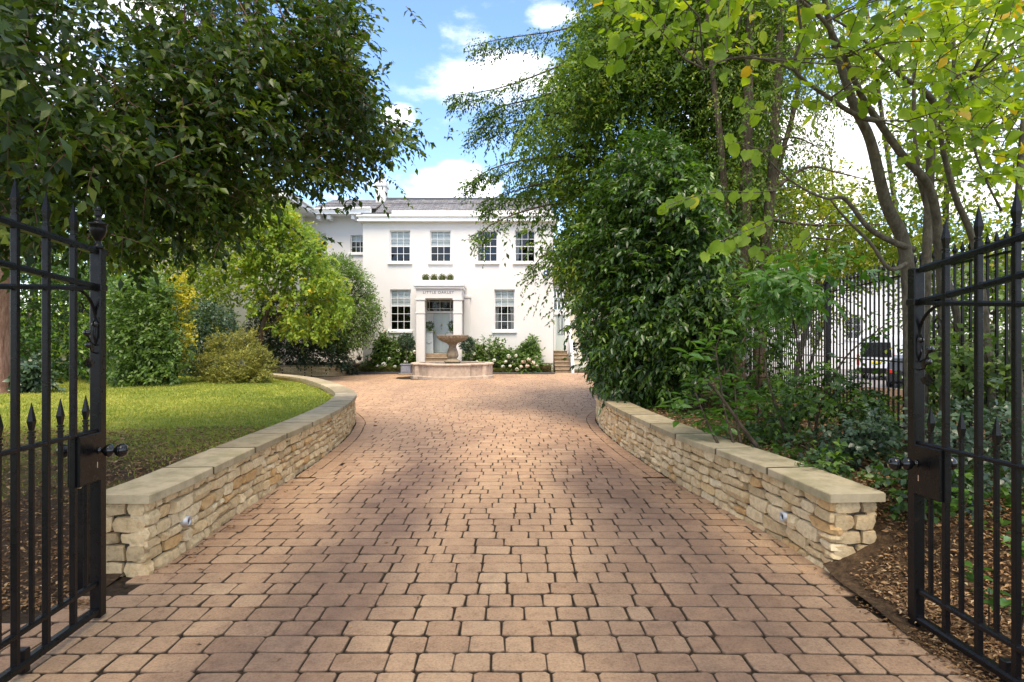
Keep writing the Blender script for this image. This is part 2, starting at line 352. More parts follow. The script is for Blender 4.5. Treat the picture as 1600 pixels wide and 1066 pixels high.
    m = NM('litter'); t = m.tint(); m.set(m.ramp(t, [(0, (.09, .048, .024)), (.35, (.22, .12, .055)), (.7, (.38, .23, .11)), (1, (.50, .38, .23))]), .85, .15)
    m = NM('bloom_white'); t = m.tint(); m.set(m.ramp(t, [(0, (.50, .58, .30)), (.45, (.74, .75, .62)), (.75, (.80, .78, .70)), (1, (.72, .50, .36))]), .8, .1)
    # foliage: dark -> light
    leafmat('leaf_evergreen', [(0, (.014, .030, .008)), (.4, (.038, .074, .012)), (.8, (.095, .145, .018)), (1, (.17, .20, .025))], .36, (1.9, 2.0, .6), .36, .36)
    leafmat('leaf_yew', [(0, (.022, .052, .009)), (.45, (.070, .130, .016)), (.85, (.16, .235, .028)), (1, (.25, .28, .05))], .40, (1.8, 1.8, .6), .5, .25)
    leafmat('leaf_laurel', [(0, (.014, .036, .009)), (.5, (.045, .098, .016)), (.85, (.11, .195, .024)), (1, (.18, .27, .03))], .3, (1.7, 1.9, .6), .32, .42)
    leafmat('leaf_bright', [(0, (.05, .12, .02)), (.5, (.085, .19, .03)), (1, (.15, .27, .04))], .34, (1.4, 1.6, .6), .3, .5)
    leafmat('leaf_hazel', [(0, (.11, .20, .02)), (.5, (.22, .34, .03)), (.85, (.34, .42, .035)), (.97, (.50, .45, .03)), (1, (.48, .27, .04))], .52, (1.7, 1.6, .5), .5, .3, .45)
    leafmat('leaf_wood', [(0, (.09, .155, .018)), (.5, (.18, .265, .028)), (.85, (.29, .35, .04)), (1, (.40, .35, .05))], .52, (1.9, 1.8, .6), .55, .3)
    leafmat('leaf_acer', [(0, (.10, .18, .022)), (.5, (.21, .32, .035)), (.8, (.34, .40, .04)), (1, (.50, .38, .04))], .42, (1.5, 1.4, .5), .5, .3)
    leafmat('leaf_shrub', [(0, (.03, .065, .012)), (.5, (.07, .13, .022)), (1, (.15, .22, .035))], .3, (1.5, 1.6, .6), .42)
    leafmat('leaf_bluegreen', [(0, (.020, .042, .022)), (.5, (.04, .078, .038)), (1, (.09, .14, .07))], .24, (1.4, 1.5, .9), .32, .55)
    leafmat('leaf_olive', [(0, (.10, .115, .02)), (.5, (.20, .21, .035)), (1, (.34, .32, .06))], .3, (1.4, 1.3, .6), .55)
    leafmat('leaf_gold', [(0, (.16, .19, .02)), (.5, (.42, .38, .03)), (1, (.62, .54, .06))], .4, (1.3, 1.2, .5), .5)
    leafmat('leaf_garden', [(0, (.05, .095, .02)), (.5, (.095, .165, .03)), (1, (.17, .24, .05))], .34, (1.4, 1.6, .6), .42)
    leafmat('leaf_box', [(0, (.05, .07, .012)), (.5, (.10, .125, .018)), (1, (.18, .19, .03))], .25, (1.5, 1.5, .6), .5)
    leafmat('grass_blade', [(0, (.14, .19, .028)), (.5, (.26, .30, .04)), (1, (.43, .39, .09))], .35, (1.3, 1.3, .6), .6)
mats(); M = MATS

# ------------------------------------------------------------------ ground, driveway, walls
LEFT_PATH = spline([(-2.25, 3.85), (-2.245, 4.3), (-2.285, 5.0), (-2.315, 5.75), (-2.335, 6.7), (-2.38, 7.9), (-2.48, 9.2), (-2.66, 10.4),
                    (-2.90, 11.45), (-3.65, 13.3), (-5.0, 15.9), (-6.1, 17.3), (-7.3, 18.4), (-9.5, 19.4)], 10)
RIGHT_PATH = spline([(1.99, 3.88), (1.925, 4.7), (1.82, 5.45), (1.70, 6.24), (1.59, 7.5), (1.505, 8.9), (1.49, 10.4), (1.60, 11.8),
                     (1.95, 13.0), (2.7, 14.0), (3.8, 14.6), (5.4, 15.0)], 10)
def offset(path, d):                                              # d > 0 : to the left of the direction of travel
    t = np.gradient(path, axis=0); t /= np.linalg.norm(t, axis=1)[:, None]
    return path+d*np.stack([-t[:, 1], t[:, 0]], 1)
LEFT_MID, RIGHT_MID = offset(LEFT_PATH, .17), offset(RIGHT_PATH, -.17)
LAWN_POLY = np.vstack([LEFT_MID, [(-9.5, 26), (-40, 26), (-40, 2.9), (-2.42, 3.3), (-2.42, 3.86)]])
BED_POLY = np.vstack([RIGHT_MID, [(5.4, 27), (16, 27), (16, 1.2), (1.98, 1.2), (1.98, 3.86)]])
def lawn_z(x, y):
    x = np.asarray(x, float); y = np.asarray(y, float)
    return -.002+.39*sstep(3.45, 6.0, y-.10*(x+2.3))+.012*np.sin(x*1.3+y*.7)+.010*np.sin(x*2.9-y*1.7)
def bed_z(x, y):
    x = np.asarray(x, float); y = np.asarray(y, float)
    z = .002+.40*sstep(3.25, 4.5, y+.9*(x-2.35))+.015*np.sin(x*3.1+y*2.3)+.012*np.sin(x*5.9-y*4.7)
    return z-.95*sstep(6.5, 12, x)
def ground_z(x, y): return np.where(np.asarray(x) > 0, -.12-.55*sstep(8, 13, x), -.12)+0*np.asarray(y)
def sheet(name, poly, zf, x0, x1, y0, y1, step, mat, grow=1.0):
    xs = np.arange(x0, x1, step); ys = [y0]; st = step
    while ys[-1] < y1: ys.append(ys[-1]+st); st *= grow
    ys = np.array(ys); X, Y = np.meshgrid(xs, ys); Z = zf(X, Y); nx, ny = len(xs), len(ys)
    V = np.stack([X.ravel(), Y.ravel(), Z.ravel()], 1); i, j = np.meshgrid(np.arange(nx-1), np.arange(ny-1)); a = (j*nx+i).ravel()
    Q = np.stack([a, a+1, a+nx+1, a+nx], 1)
    if poly is not None:
        c = V[Q][:, :, :2].mean(1); Q = Q[inpoly(c, poly)]
    u, inv = np.unique(Q.ravel(), return_inverse=True)
    return link(name, np_mesh(name, V[u], inv.reshape(-1, 4), None, True), M[mat], None, 'structure')
def near_sheet(name, poly, zf, spans, mat):                       # fine close by, coarser beyond: one mesh on a stretched grid
    xs = np.unique(np.concatenate([np.arange(*s) for s in spans[0]]).round(3)); ys = np.unique(np.concatenate([np.arange(*s) for s in spans[1]]).round(3))
    X, Y = np.meshgrid(xs, ys); Z = zf(X, Y); nx, ny = len(xs), len(ys)
    V = np.stack([X.ravel(), Y.ravel(), Z.ravel()], 1); i, j = np.meshgrid(np.arange(nx-1), np.arange(ny-1)); a = (j*nx+i).ravel()
    Q = np.stack([a, a+1, a+nx+1, a+nx], 1)
    if poly is not None: Q = Q[inpoly(V[Q][:, :, :2].mean(1), poly)]
    u, inv = np.unique(Q.ravel(), return_inverse=True)
    return link(name, np_mesh(name, V[u], inv.reshape(-1, 4), None, True), M[mat], None, 'structure')
near_sheet('ground', None, ground_z, (((-400, -40, 40), (-40, 40, 1.0), (40, 401, 40)), ((-60, 0, 20), (0, 60, 2.0), (60, 601, 40))), 'rough_ground')
near_sheet('lawn', LAWN_POLY, lawn_z, (((-40, -12, 1.0), (-12, -1.8, .1)), ((2.5, 20, .1), (20, 27, .5))), 'lawn_turf')
near_sheet('planting_bed', BED_POLY, bed_z, (((1.4, 7, .09), (7, 16.1, .5)), ((1.2, 16, .09), (16, 28, .5))), 'soil')
mb = MB(); mb.box(13.5, 60, 4, 80, -.75, -.62); mb.build('road', M['asphalt'], kind='structure')

def build_driveway():
    rng = np.random.default_rng(11)
    mb = MB(); mb.add([(-9.6, 1.2, -.0095), (8, 1.2, -.0095), (8, 30, -.0095), (-12, 30, -.0095)], [(0, 1, 2, 3)])
    drive = mb.build('driveway', M['joint_sand'], None, kind='structure')
    lo, ro = offset(LEFT_PATH, -.03), offset(RIGHT_PATH, .03)
    soil_l = [(-2.3, 3.62), (-2.55, 3.5), (-12, 3.35), (-12, 3.9), (-2.3, 3.9)]
    cells = []                                                    # (cx, cy, outline polygon, tint)
    y = 1.9; row = 0; H = .164
    while y < 28.3:
        x = -9.5+rng.uniform(0, .3)
        while x < 7.0:
            w = rng.choice([.13, .168, .168, .205, .246, .246]); cells.append((x+w/2, y+H/2, w, H)); x += w+.0015
        y += H+.004; row += 1
    c = np.array(cells); pts = c[:, :2].copy()
    keep = ~inpoly(pts, LAWN_POLY) & ~inpoly(pts, BED_POLY)
    dl = pdist(pts, LEFT_PATH); dr = pdist(pts, RIGHT_PATH)
    far_l = pts[:, 1] > 6.6; keep &= ~((np.minimum(dl, dr) < .27) & far_l)
    keep &= ~inpoly(pts, soil_l)
    keep &= ~((pts[:, 1] < 3.6) & (pts[:, 0] > 2.02))
    keep &= ~((pts[:, 1] > 27.75) & (pts[:, 0] < 1.9) & ~((pts[:, 0] > -4.0) & (pts[:, 0] < -2.4)))
    keep &= ~((pts[:, 0]+3.16)**2+(pts[:, 1]-24.75)**2 < 1.45**2)
    keep &= ~((pts[:, 0] < -7.2) & (pts[:, 1] > 25.0))
    keep &= (pts[:, 0] > -3.4) | (pts[:, 1] > 11)
    keep &= np.abs(pts[:, 0]) < 1.0+.85*pts[:, 1]+2.0
    c = c[keep]
    def bend(x): return -.028*np.clip((x-.4)/1.6, 0, 1.6)**2-.015*np.clip((-x-1.0)/1.2, 0, 1.4)**2
    def paver(mb, cx, cy, w, h, far, tint, z0=0.0, ang=0.0):
        hw, hh = w/2-.0017+rng.uniform(-.0026, .0010), h/2-.0019+rng.uniform(-.0024, .0010); k = rng.uniform(.010, .019)
        o = np.array([(-hw+k, -hh), (hw-k, -hh), (hw, -hh+k), (hw, hh-k), (hw-k, hh), (-hw+k, hh), (-hw, hh-k), (-hw, -hh+k)])
        o += rng.uniform(-.0042, .0042, o.shape); n = 8
        a = ang+rng.normal(0, .008); ca, sa = math.cos(a), math.sin(a); o = o@np.array([[ca, sa], [-sa, ca]])
        q = o*(1-.0045/np.array([hw, hh])); tx, ty = rng.normal(0, .008, 2); zj = z0+rng.normal(0, .0012)
        def pt(p, z): 
            x, yy = cx+p[0], cy+p[1]; return (x, yy+(bend(x) if ang == 0 else 0), zj+z+tx*p[0]+ty*p[1])
        vs = [pt(p, 0) for p in q]+[pt(p, -.005) for p in o]; fs = [tuple(range(n))]
        fs += [(n+i, n+(i+1) % n, (i+1) % n, i) for i in range(n)]
        if not far:
            vs += [pt(p*1.0, -.03) for p in o]; fs += [(2*n+i, 2*n+(i+1) % n, n+(i+1) % n, n+i) for i in range(n)]
        mb.add(vs, fs, tint)
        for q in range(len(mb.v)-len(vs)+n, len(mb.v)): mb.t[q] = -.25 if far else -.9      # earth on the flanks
    # one tone per paver, drawn from what a tumbled block mix shows
    tints = np.clip(rng.normal(.5, .11, len(c)), .06, .96)
    area = c[:, 2]/c[:, 1]**3; vis = (np.abs(c[:, 0]*FPX/c[:, 1]) < 800) & (c[:, 1] > 2.66)
    near = set(np.argsort(-(area*vis))[:300].tolist()); rest = MB()
    for i, (cx, cy, w, h) in enumerate(c):
        if i in near:
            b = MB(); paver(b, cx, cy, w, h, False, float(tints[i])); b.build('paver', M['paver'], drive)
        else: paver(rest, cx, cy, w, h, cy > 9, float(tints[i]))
    # the edge course that follows both walls round their ends
    for path, sg in ((LEFT_PATH, -1), (RIGHT_PATH, 1)):
        for off in (.10, .262):
            q = resample(offset(path, sg*off), .215); q = q[q[:, 1] > 6.55]
            for a, b in zip(q[:-1], q[1:]):
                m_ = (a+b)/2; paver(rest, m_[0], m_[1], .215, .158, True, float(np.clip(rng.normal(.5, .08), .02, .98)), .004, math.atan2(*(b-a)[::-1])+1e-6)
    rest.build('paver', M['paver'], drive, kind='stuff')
build_driveway()

def dry_wall(name, label, path, side, n_obj, seed, length_obj):
    """coursed rubble wall along path (its outer face); side = +1 when its thickness lies to the left of travel"""
    rng = np.random.default_rng(seed); TH, ZT = .30, .452
    w = empty(name, (path[0][0], path[0][1], 0), label, 'wall')
    seg = np.linalg.norm(np.diff(path, axis=0), axis=1); S = np.concatenate([[0], np.cumsum(seg)]); LEN = S[-1]
    def at(s, off):                                               # off measured inwards from the outer face
        p = np.array([np.interp(s, S, path[:, 0]), np.interp(s, S, path[:, 1])])
        e = .05; a = np.array([np.interp(s-e, S, path[:, 0]), np.interp(s-e, S, path[:, 1])]); b = np.array([np.interp(s+e, S, path[:, 0]), np.interp(s+e, S, path[:, 1])])
        t = (b-a)/np.linalg.norm(b-a); return p+side*off*np.array([-t[1], t[0]]), t
    core = MB(); ss = np.linspace(.03, LEN, 120)
    for s0, s1 in zip(ss[:-1], ss[1:]):
        q = [at(s0, .035)[0], at(s1, .035)[0], at(s1, TH-.03)[0], at(s0, TH-.03)[0]]
        if side < 0: q = q[::-1]
        core.prism(q, -.05, ZT-.002)
    core.build('mortar_core', M['mortar'], w)
    # 26-point shell of a rounded stone
    g = [(x, y, z) for x in (-1, 0, 1) for y in (-1, 0, 1) for z in (-1, 0, 1)]; G = np.array([p for p in g if p != (0, 0, 0)], float)
    ix = {tuple(p): i for i, p in enumerate(G.astype(int).tolist())}; Fq = []
    for a in range(3):
        u, v = (a+1) % 3, (a+2) % 3
        for sg in (-1, 1):
            for cu in (-1, 0):
                for cv in (-1, 0):
                    q = []
                    for du, dv in ((0, 0), (1, 0), (1, 1), (0, 1)):
                        p = [0, 0, 0]; p[a] = sg; p[u] = cu+du; p[v] = cv+dv; q.append(ix[tuple(p)])
                    Fq.append(tuple(q if sg > 0 else q[::-1]))
    def stone(c, t, half, tint):                                  # half sizes along t, into the wall, up
        nrm = np.array([-t[1], t[0]])*side; H3 = np.array(half)
        V = G.copy(); e = np.abs(V).sum(1)
        V *= np.where(e == 3, .86, np.where(e == 2, .96, 1.0))[:, None]
        V += rng.uniform(-.13, .13, V.shape)*np.array([.7, 1.5, .9]); V[:, 0] += .10*V[:, 2]*rng.uniform(-1, 1)
        V *= H3
        return [(c[0]+v[0]*t[0]+v[1]*nrm[0], c[1]+v[0]*t[1]+v[1]*nrm[1], c[2]+v[2]) for v in V], Fq, tint
    stones = []
    s0 = 0.0
    while s0 < LEN-.05:
        bay = min(rng.uniform(1.1, 2.2), LEN-s0); n = rng.choice([6, 6, 7, 7]); hs = rng.uniform(.6, 1.5, n); hs *= (ZT+.03)/hs.sum(); z = -.03
        for h in hs:
            x = s0 - (rng.uniform(0, .06) if s0 > 0 else 0)
            while x < s0+bay:
                l = min(rng.uniform(.08, .27)*(1.15 if h > .07 else .9), s0+bay+.05-x)
                if s0+bay-x-l < .07: l = s0+bay-x+rng.uniform(0, .04)
                if h > .095 and rng.random() < .35 and l < .2: parts = [(0, h*.52), (h*.52, h*.48)]
                else: parts = [(0, h)]
                for dz, hh in parts:
                    p, t = at(x+l/2, .055+rng.uniform(-.012, .012))
                    stones.append(((p[0], p[1], z+dz+hh/2), t, (l/2-.0040, .058, hh/2-.0037), float(np.clip(rng.beta(2.2, 2.4)+rng.choice([0, 0, 0, 0, .35]), .02, .99))))
                x += l
            z += h
        s0 += bay
    nface = len(stones)
    # the end facing the gate, and the inner face
    n = 5; hs = rng.uniform(.75, 1.3, n); hs *= (ZT+.03)/hs.sum(); z = -.03
    for h in hs:
        p0, t0 = at(0, 0); cut = rng.uniform(.45, .75); nr = np.array([-t0[1], t0[0]])*side
        for a, b in ((.015, TH*cut), (TH*cut, TH-.005)):
            c = p0+nr*(a+b)/2+t0*.05
            tt = nr*1.0; V, F, ti = stone((0, 0, 0), np.array((1., 0.)), ((b-a)/2-.004, .056, h/2-.003), float(rng.uniform(.02, .55)))
            stones.append(((c[0], c[1], z+h/2), nr, ((b-a)/2-.005, .052, h/2-.0045), float(rng.uniform(.02, .5))))
        z += h
    def seen(k):
        (x, y, zz), t, hf, ti = stones[k]
        return 0 if abs(x*FPX/y) > 830 else hf[0]*hf[2]/y**3
    order = sorted(range(len(stones)), key=lambda k: -seen(k)); near = set(order[:n_obj]); rest = MB()
    for k, st in enumerate(stones):
        if k in near:
            b = MB(); b.add(*stone(*st)); smooth_by_angle(b.build('stone', M['wall_stone'], w, True), 24)
        else: rest.add(*stone(*st))
    for s in np.arange(.1, LEN, .19):                             # inner face, mostly against the soil
        for z in (.36, .42):
            p, t = at(s, TH-.03); rest.add(*stone((p[0], p[1], z), t, (.09, .03, .028), .4))
    if rest.v: smooth_by_angle(rest.build('stone', M['wall_stone'], w, True, 'stuff'), 24)
    # coping slabs
    s = -.035
    while s < LEN-.02:
        l = min(.86+rng.uniform(-.05, .05), LEN-s); k = max(2, int(l/.16)); bm = MB(); e0, e1 = s+.006, s+l-.006; z0 = ZT+rng.uniform(-.0015, .0015); ti = float(rng.uniform(.05, 1))
        us = [e0, e0+.018, *np.linspace(e0, e1, k+1)[1:-1], e1-.018, e1]; V = []; Tn = []
        for r, u in enumerate(us):
            p, t = at(max(u, 0), 0); nr = np.array([-t[1], t[0]])*side; ex = min(u, 0)*t; c = .005 if r in (0, len(us)-1) else 0
            for off, z in ((-.032+c, 0), (-.032+c, .050), (-.026+c, .056-c*.6), (TH+.029-c, .056-c*.6), (TH+.035-c, .050), (TH+.035-c, 0)):
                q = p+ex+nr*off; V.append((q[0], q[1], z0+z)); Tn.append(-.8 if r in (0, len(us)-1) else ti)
        n = 6; m_ = len(us); F = [(a*n+q, a*n+(q+1) % n, (a+1)*n+(q+1) % n, (a+1)*n+q) for a in range(m_-1) for q in range(n)]+[tuple(range(n))[::-1], tuple(range((m_-1)*n, m_*n))]
        if s < 0: Tn = [max(v, ti) if q < n else v for q, v in enumerate(Tn)]
        bm.add(V, F); bm.t = Tn; bm.build('coping_slab', M['coping'], w); s += l
    return w, at
lw, lat = dry_wall('stone_wall', 'low curved honey stone wall with pale coping edging the lawn', LEFT_PATH, 1, 285, 5, 0)
rw, rat = dry_wall('stone_wall', 'low curved stone wall with mossy coping below the shrubs and railings', RIGHT_PATH, -1, 292, 8, 0)

def wall_light(p, n, label):
    t = empty('wall_light', tuple(p), label, 'light', 'recessed lights in the low walls'); c = np.array(p); n = np.array([n[0], n[1], 0.0]); n /= np.linalg.norm(n)
    u = np.array([-n[1], n[0], 0]); v = np.array((0, 0, 1.0))
    def ring(r0, r1, d0, d1, name, mat):
        mb = MB(); k = 20; prof = [(r1, d0), (r1, d1), (r0, d1), (r0, d0)]; vs = []
        for r, d in prof:
            for i in range(k):
                w = 2*math.pi*i/k; vs.append(c+n*d+r*(math.cos(w)*u+math.sin(w)*v))
        mb.add(vs, [(j*k+i, j*k+(i+1) % k, ((j+1) % 4)*k+(i+1) % k, ((j+1) % 4)*k+i) for j in range(4) for i in range(k)]); mb.build(name, mat, t, True)
    ring(.022, .034, -.05, .026, 'bezel', M['bezel_steel'])
    mb = MB(); k = 16; mb.add([c+n*.016+.024*(math.cos(2*math.pi*i/k)*u+math.sin(2*math.pi*i/k)*v) for i in range(k)], [tuple(range(k))]); mb.build('lens', M['lens_dark'], t)
p, t = lat(.43, -.006); wall_light((p[0], p[1], .215), (t[1], -t[0]), 'small round steel light set in the wall beside the lawn')
p, t = rat(.56, -.006); wall_light((p[0], p[1], .20), (-t[1], t[0]), 'small round steel light set in the wall below the shrubs')

# the second low wall, round the planting in front of the left wing
def back_wall():
    w = empty('stone_wall', (-8.6, 25.8, 0), 'short distant curved brick-coursed stone wall below the dark shrub', 'wall')
    q = spline([(-10.6, 25.0), (-9.6, 25.55), (-8.6, 25.75), (-7.55, 25.6), (-7.15, 26.6), (-7.2, 28.4)], 12); rng = np.random.default_rng(3)
    r = resample(q, .30); body = MB()
    for k in range(7):
        for i, (a, b) in enumerate(zip(r[:-1], r[1:])):
            a2, b2 = (a, b) if k % 2 else ((a+b)/2, b+(b-a)/2); m_ = (a2+b2)/2; t = (b2-a2)/np.linalg.norm(b2-a2); n = np.array([t[1], -t[0]])
            h = np.linalg.norm(b2-a2)/2-.006; z = k*.057; d = rng.uniform(.0, .012); vs = []
            for sx, sn in ((-1, 0), (1, 0), (1, 1), (-1, 1)):
                p = m_+t*h*sx+n*(d if sn == 0 else -.2); vs += [(p[0], p[1], z), (p[0], p[1], z+.05)]
            body.add(vs, [(0, 2, 3, 1), (2, 4, 5, 3), (4, 6, 7, 5), (6, 0, 1, 7), (1, 3, 5, 7), (0, 6, 4, 2)], float(rng.uniform(.2, .95)))
    body.build('stone', M['wall_stone'], w, kind='stuff')
    core = MB()
    for a, b in zip(r[:-1], r[1:]):
        t = (b-a)/np.linalg.norm(b-a); n = np.array([t[1], -t[0]]); core.prism([a-n*.18, a-n*.01, b-n*.01, b-n*.18][::-1], -.05, .395)
    core.build('mortar_core', M['mortar'], w)
    r2 = resample(q, .6)
    for a, b in zip(r2[:-1], r2[1:]):
        t = (b-a)/np.linalg.norm(b-a); n = np.array([t[1], -t[0]]); b3 = MB(); b3.prism([a+n*.03+t*.004, b+n*.03-t*.004, b-n*.26-t*.004, a-n*.26+t*.004], .398, .45, float(rng.uniform(.3, 1))); b3.build('coping_slab', M['coping'], w)
back_wall()
mb = MB(); mb.prism([(-14, 25.9), (-10.4, 25.3), (-9.6, 25.7), (-8.6, 25.9), (-7.6, 25.75), (-7.35, 26.6), (-7.4, 30.9), (-14, 30.9)], -.05, .36); mb.build('garden_bed', M['soil'], kind='structure')

# ------------------------------------------------------------------ house
def wall_holes(mb, u0, u1, z0, z1, holes, put, depth):            # holes: (u0,u1,z0,z1); put(u, d, z) -> point, d into the wall
    us = sorted({u0, u1, *[h[0] for h in holes], *[h[1] for h in holes]}); zs = sorted({z0, z1, *[h[2] for h in holes], *[h[3] for h in holes]})
    for a, b in zip(us[:-1], us[1:]):
        for c, d in zip(zs[:-1], zs[1:]):
            m_ = ((a+b)/2, (c+d)/2)
            if any(h[0] < m_[0] < h[1] and h[2] < m_[1] < h[3] for h in holes): continue
            mb.add([put(a, 0, c), put(b, 0, c), put(b, 0, d), put(a, 0, d)], [(0, 1, 2, 3)])
    for a, b, c, d in holes:
        q = [(a, c), (b, c), (b, d), (a, d)]
        for i in range(4):
            p, r = q[i], q[(i+1) % 4]; mb.add([put(p[0], 0, p[1]), put(r[0], 0, r[1]), put(r[0], depth, r[1]), put(p[0], depth, p[1])], [(0, 1, 2, 3)])
def window(house, x0, x1, z0, z1, Y, cols, rows, blind=0.0, curtains=0, sill=True, label=None, casement=False):
    yf = Y+.10; fw = .045; mb = MB()
    for a in (x0, x1-fw): mb.bbox(a, a+fw, yf, yf+.07, z0, z1, .005)
    for a in (z0, z1-fw): mb.bbox(x0+fw, x1-fw, yf+.002, yf+.07, a, a+fw, .005)
    f = link('window', mb.mesh('window'), M['white_paint'], house)
    if label: f['label'] = label
    W = (x1-x0-2*fw)/cols; Hh = (z1-z0-2*fw)/rows; bars = MB()
    for i in range(1, cols): bars.box(x0+fw+i*W-.010, x0+fw+i*W+.010, yf+.012, yf+.045, z0+fw, z1-fw)
    mid = rows//2 if rows % 2 == 0 else rows-3
    for j in range(1, rows):
        t = .018 if j == rows-mid or (casement and False) else .010
        bars.box(x0+fw, x1-fw, yf+.014-(.006 if t > .01 else 0), yf+.047, z0+fw+j*Hh-t, z0+fw+j*Hh+t)
    bars.build('glazing_bar', M['white_paint'], f)
    for i in range(cols):
        for j in range(rows):
            p = MB(); tx, tz = np.random.default_rng(int(1e3*(x0+50))+i*9+j).normal(0, .0016, 2)
            a, b, c, d = x0+fw+i*W+.009, x0+fw+(i+1)*W-.009, z0+fw+j*Hh+.009, z0+fw+(j+1)*Hh-.009
            p.add([(a, yf+.03-tx-tz, c), (b, yf+.03+tx-tz, c), (b, yf+.03+tx+tz, d), (a, yf+.03-tx+tz, d)], [(0, 1, 2, 3)]); p.build('pane', M['glass'], f)
    if blind > 0:
        b = MB(); n = 4
        for k in range(n):
            za = z1-fw-(z1-z0-2*fw)*blind*(k+1)/n; zb = z1-fw-(z1-z0-2*fw)*blind*k/n
            b.add([(x0+.03, yf+.135, zb), (x1-.03, yf+.135, zb), (x1-.03, yf+.10, za), (x0+.03, yf+.10, za)], [(0, 1, 2, 3)])
        b.build('blind', M['blind'], f)
    if curtains:
        for sg in ((-1,) if curtains == 1 else (1,) if curtains == 3 else (-1, 1)):
            c = MB(); e = x0+.03 if sg < 0 else x1-.03; w = (x1-x0)*.26; n = 14; top = []; bot = []
            for k in range(n):
                u = k/(n-1); top.append((e-sg*u*w, yf+.2+.035*math.sin(k*1.9), z1-.02)); bot.append((e-sg*u*w*(.55), yf+.2+.03*math.sin(k*1.9), z0+.02))
            midp = [(e-sg*(k/(n-1))*w*.62, yf+.2+.03*math.sin(k*1.9), z0+(z1-z0)*.35) for k in range(n)]
            for A, B in ((top, midp), (midp, bot)):
                for k in range(n-1): c.add([A[k], A[k+1], B[k+1], B[k]], [(0, 1, 2, 3)])
            c.build('curtain', M['curtain'], f)
    if sill:
        s = MB(); s.bbox(x0-.09, x1+.09, Y-.09, Y+.10, z0-.13, z0-.004, .012); s.build('sill', M['white_paint'], f)
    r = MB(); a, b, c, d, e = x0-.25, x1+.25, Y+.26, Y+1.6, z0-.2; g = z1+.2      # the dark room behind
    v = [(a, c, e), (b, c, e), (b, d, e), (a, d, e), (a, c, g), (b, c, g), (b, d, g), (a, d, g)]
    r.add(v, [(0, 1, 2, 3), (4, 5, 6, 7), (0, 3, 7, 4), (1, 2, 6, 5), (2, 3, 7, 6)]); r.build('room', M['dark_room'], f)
    return f
def build_house():
    h = empty('house', (-3, 28.8, 0), 'white rendered two storey house with sash windows and a columned portico', 'house')
    Y = 28.8; s = Y/FPX; fx = lambda x: (x-800)*s; fz = lambda y: HCAM+(533-y)*s
    XL, XR = fx(567), fx(864.5)
    ups = [(609, 641), (672, 704.5), (745.3, 777.2), (804.5, 836.2)]; los = [(609.5, 642), (772.3, 804.5)]
    holes = [(fx(a), fx(b), fz(409), fz(360.3)) for a, b in ups]+[(fx(a), fx(b), fz(516), fz(452.4)) for a, b in los]
    door = (fx(665), fx(709), .90, fz(466)); holes.append(door)
    mb = MB(); wall_holes(mb, XL, XR, -.1, 6.95, holes, lambda u, d, z: (u, Y+d, z), .18)
    # left return (above and behind the wing), right return, back
    mb.add([(XL, Y, -.1), (XL, Y, 6.95), (XL, 38, 6.95), (XL, 38, -.1)], [(0, 1, 2, 3)])
    mb.add([(XR, Y, -.1), (XR, 38, -.1), (XR, 38, 6.95), (XR, Y, 6.95)], [(0, 1, 2, 3)])
    mb.add([(XL, 38, -.1), (XL, 38, 6.95), (XR, 38, 6.95), (XR, 38, -.1)], [(0, 1, 2, 3)])
    mb.build('wall', M['render_white'], h)
    mb = MB(); mb.bbox(XL-.22, XR+.22, Y-.26, 38.2, 6.93, 7.02, .02); mb.bbox(XL-.17, XR+.17, Y-.20, 38.1, 7.022, 7.14, .02); mb.bbox(XL-.24, XR+.24, Y-.28, 38.3, 7.142, 7.215, .015)
    mb.build('cornice', M['white_paint'], h)
    mb = MB(); mb.bbox(fx(612), XR+.02, Y-.02, Y+.35, 7.217, 7.47, .012); mb.bbox(XL-.02, fx(612)-.003, Y+.03, Y+.35, 7.217, 7.33, .012); mb.build('parapet', M['render_white'], h)
    mb = MB(); mb.box(XL-.1, fx(612)-.01, Y+.02, Y+.5, 7.332, 7.375); mb.build('flashing', M['lead_flash'], h)
    # slate roof with courses that stand proud
    rf = MB(); y0, z0, y1, z1 = Y+.36, 7.30, 32.4, 8.80; n = 22; rng = np.random.default_rng(2); xa, xb = -6.52, XR
    def course(rf, xa0, xb0, xa1, xb1, y0, z0, y1, z1, n):
        for k in range(n):
            t0, t1 = k/n, (k+1)/n; A = lambda t, e: (y0+(y1-y0)*t, z0+(z1-z0)*t+e); l0, l1 = A(t0, .022), A(t1, .0); q0 = A(t0, -.004)
            e0, e1, f0, f1 = xa0+(xa1-xa0)*t0, xb0+(xb1-xb0)*t0, xa0+(xa1-xa0)*t1, xb0+(xb1-xb0)*t1
            m_ = max(2, int((e1-e0)/.3)); us = np.linspace(0, 1, m_+1)
            for u, v in zip(us[:-1], us[1:]):
                j = rng.uniform(-.006, .008); x = [e0+(e1-e0)*u+.004, e0+(e1-e0)*v-.004, f0+(f1-f0)*v-.004, f0+(f1-f0)*u+.004]
                rf.add([(x[0], l0[0], l0[1]+j), (x[1], l0[0], l0[1]+j), (x[2], l1[0], l1[1]), (x[3], l1[0], l1[1]), (x[0], q0[0], q0[1]), (x[1], q0[0], q0[1])], [(0, 1, 2, 3), (4, 5, 1, 0)])
    course(rf, xa, xb, xa, xb, y0, z0, y1, z1, n)
    rf.add([(xa, y1, z1), (xb, y1, z1), (xb, 37.8, 7.3), (xa, 37.8, 7.3)], [(0, 1, 2, 3)]); rf.add([(xa, y0, z0-.03), (xa, y1, z1), (xa, 37.8, 7.3)], [(0, 1, 2)]); rf.add([(xb, y0, z0-.03), (xb, y1, z1), (xb, 37.8, 7.3)], [(0, 1, 2)])
    roof = rf.build('roof', M['slate'], h)
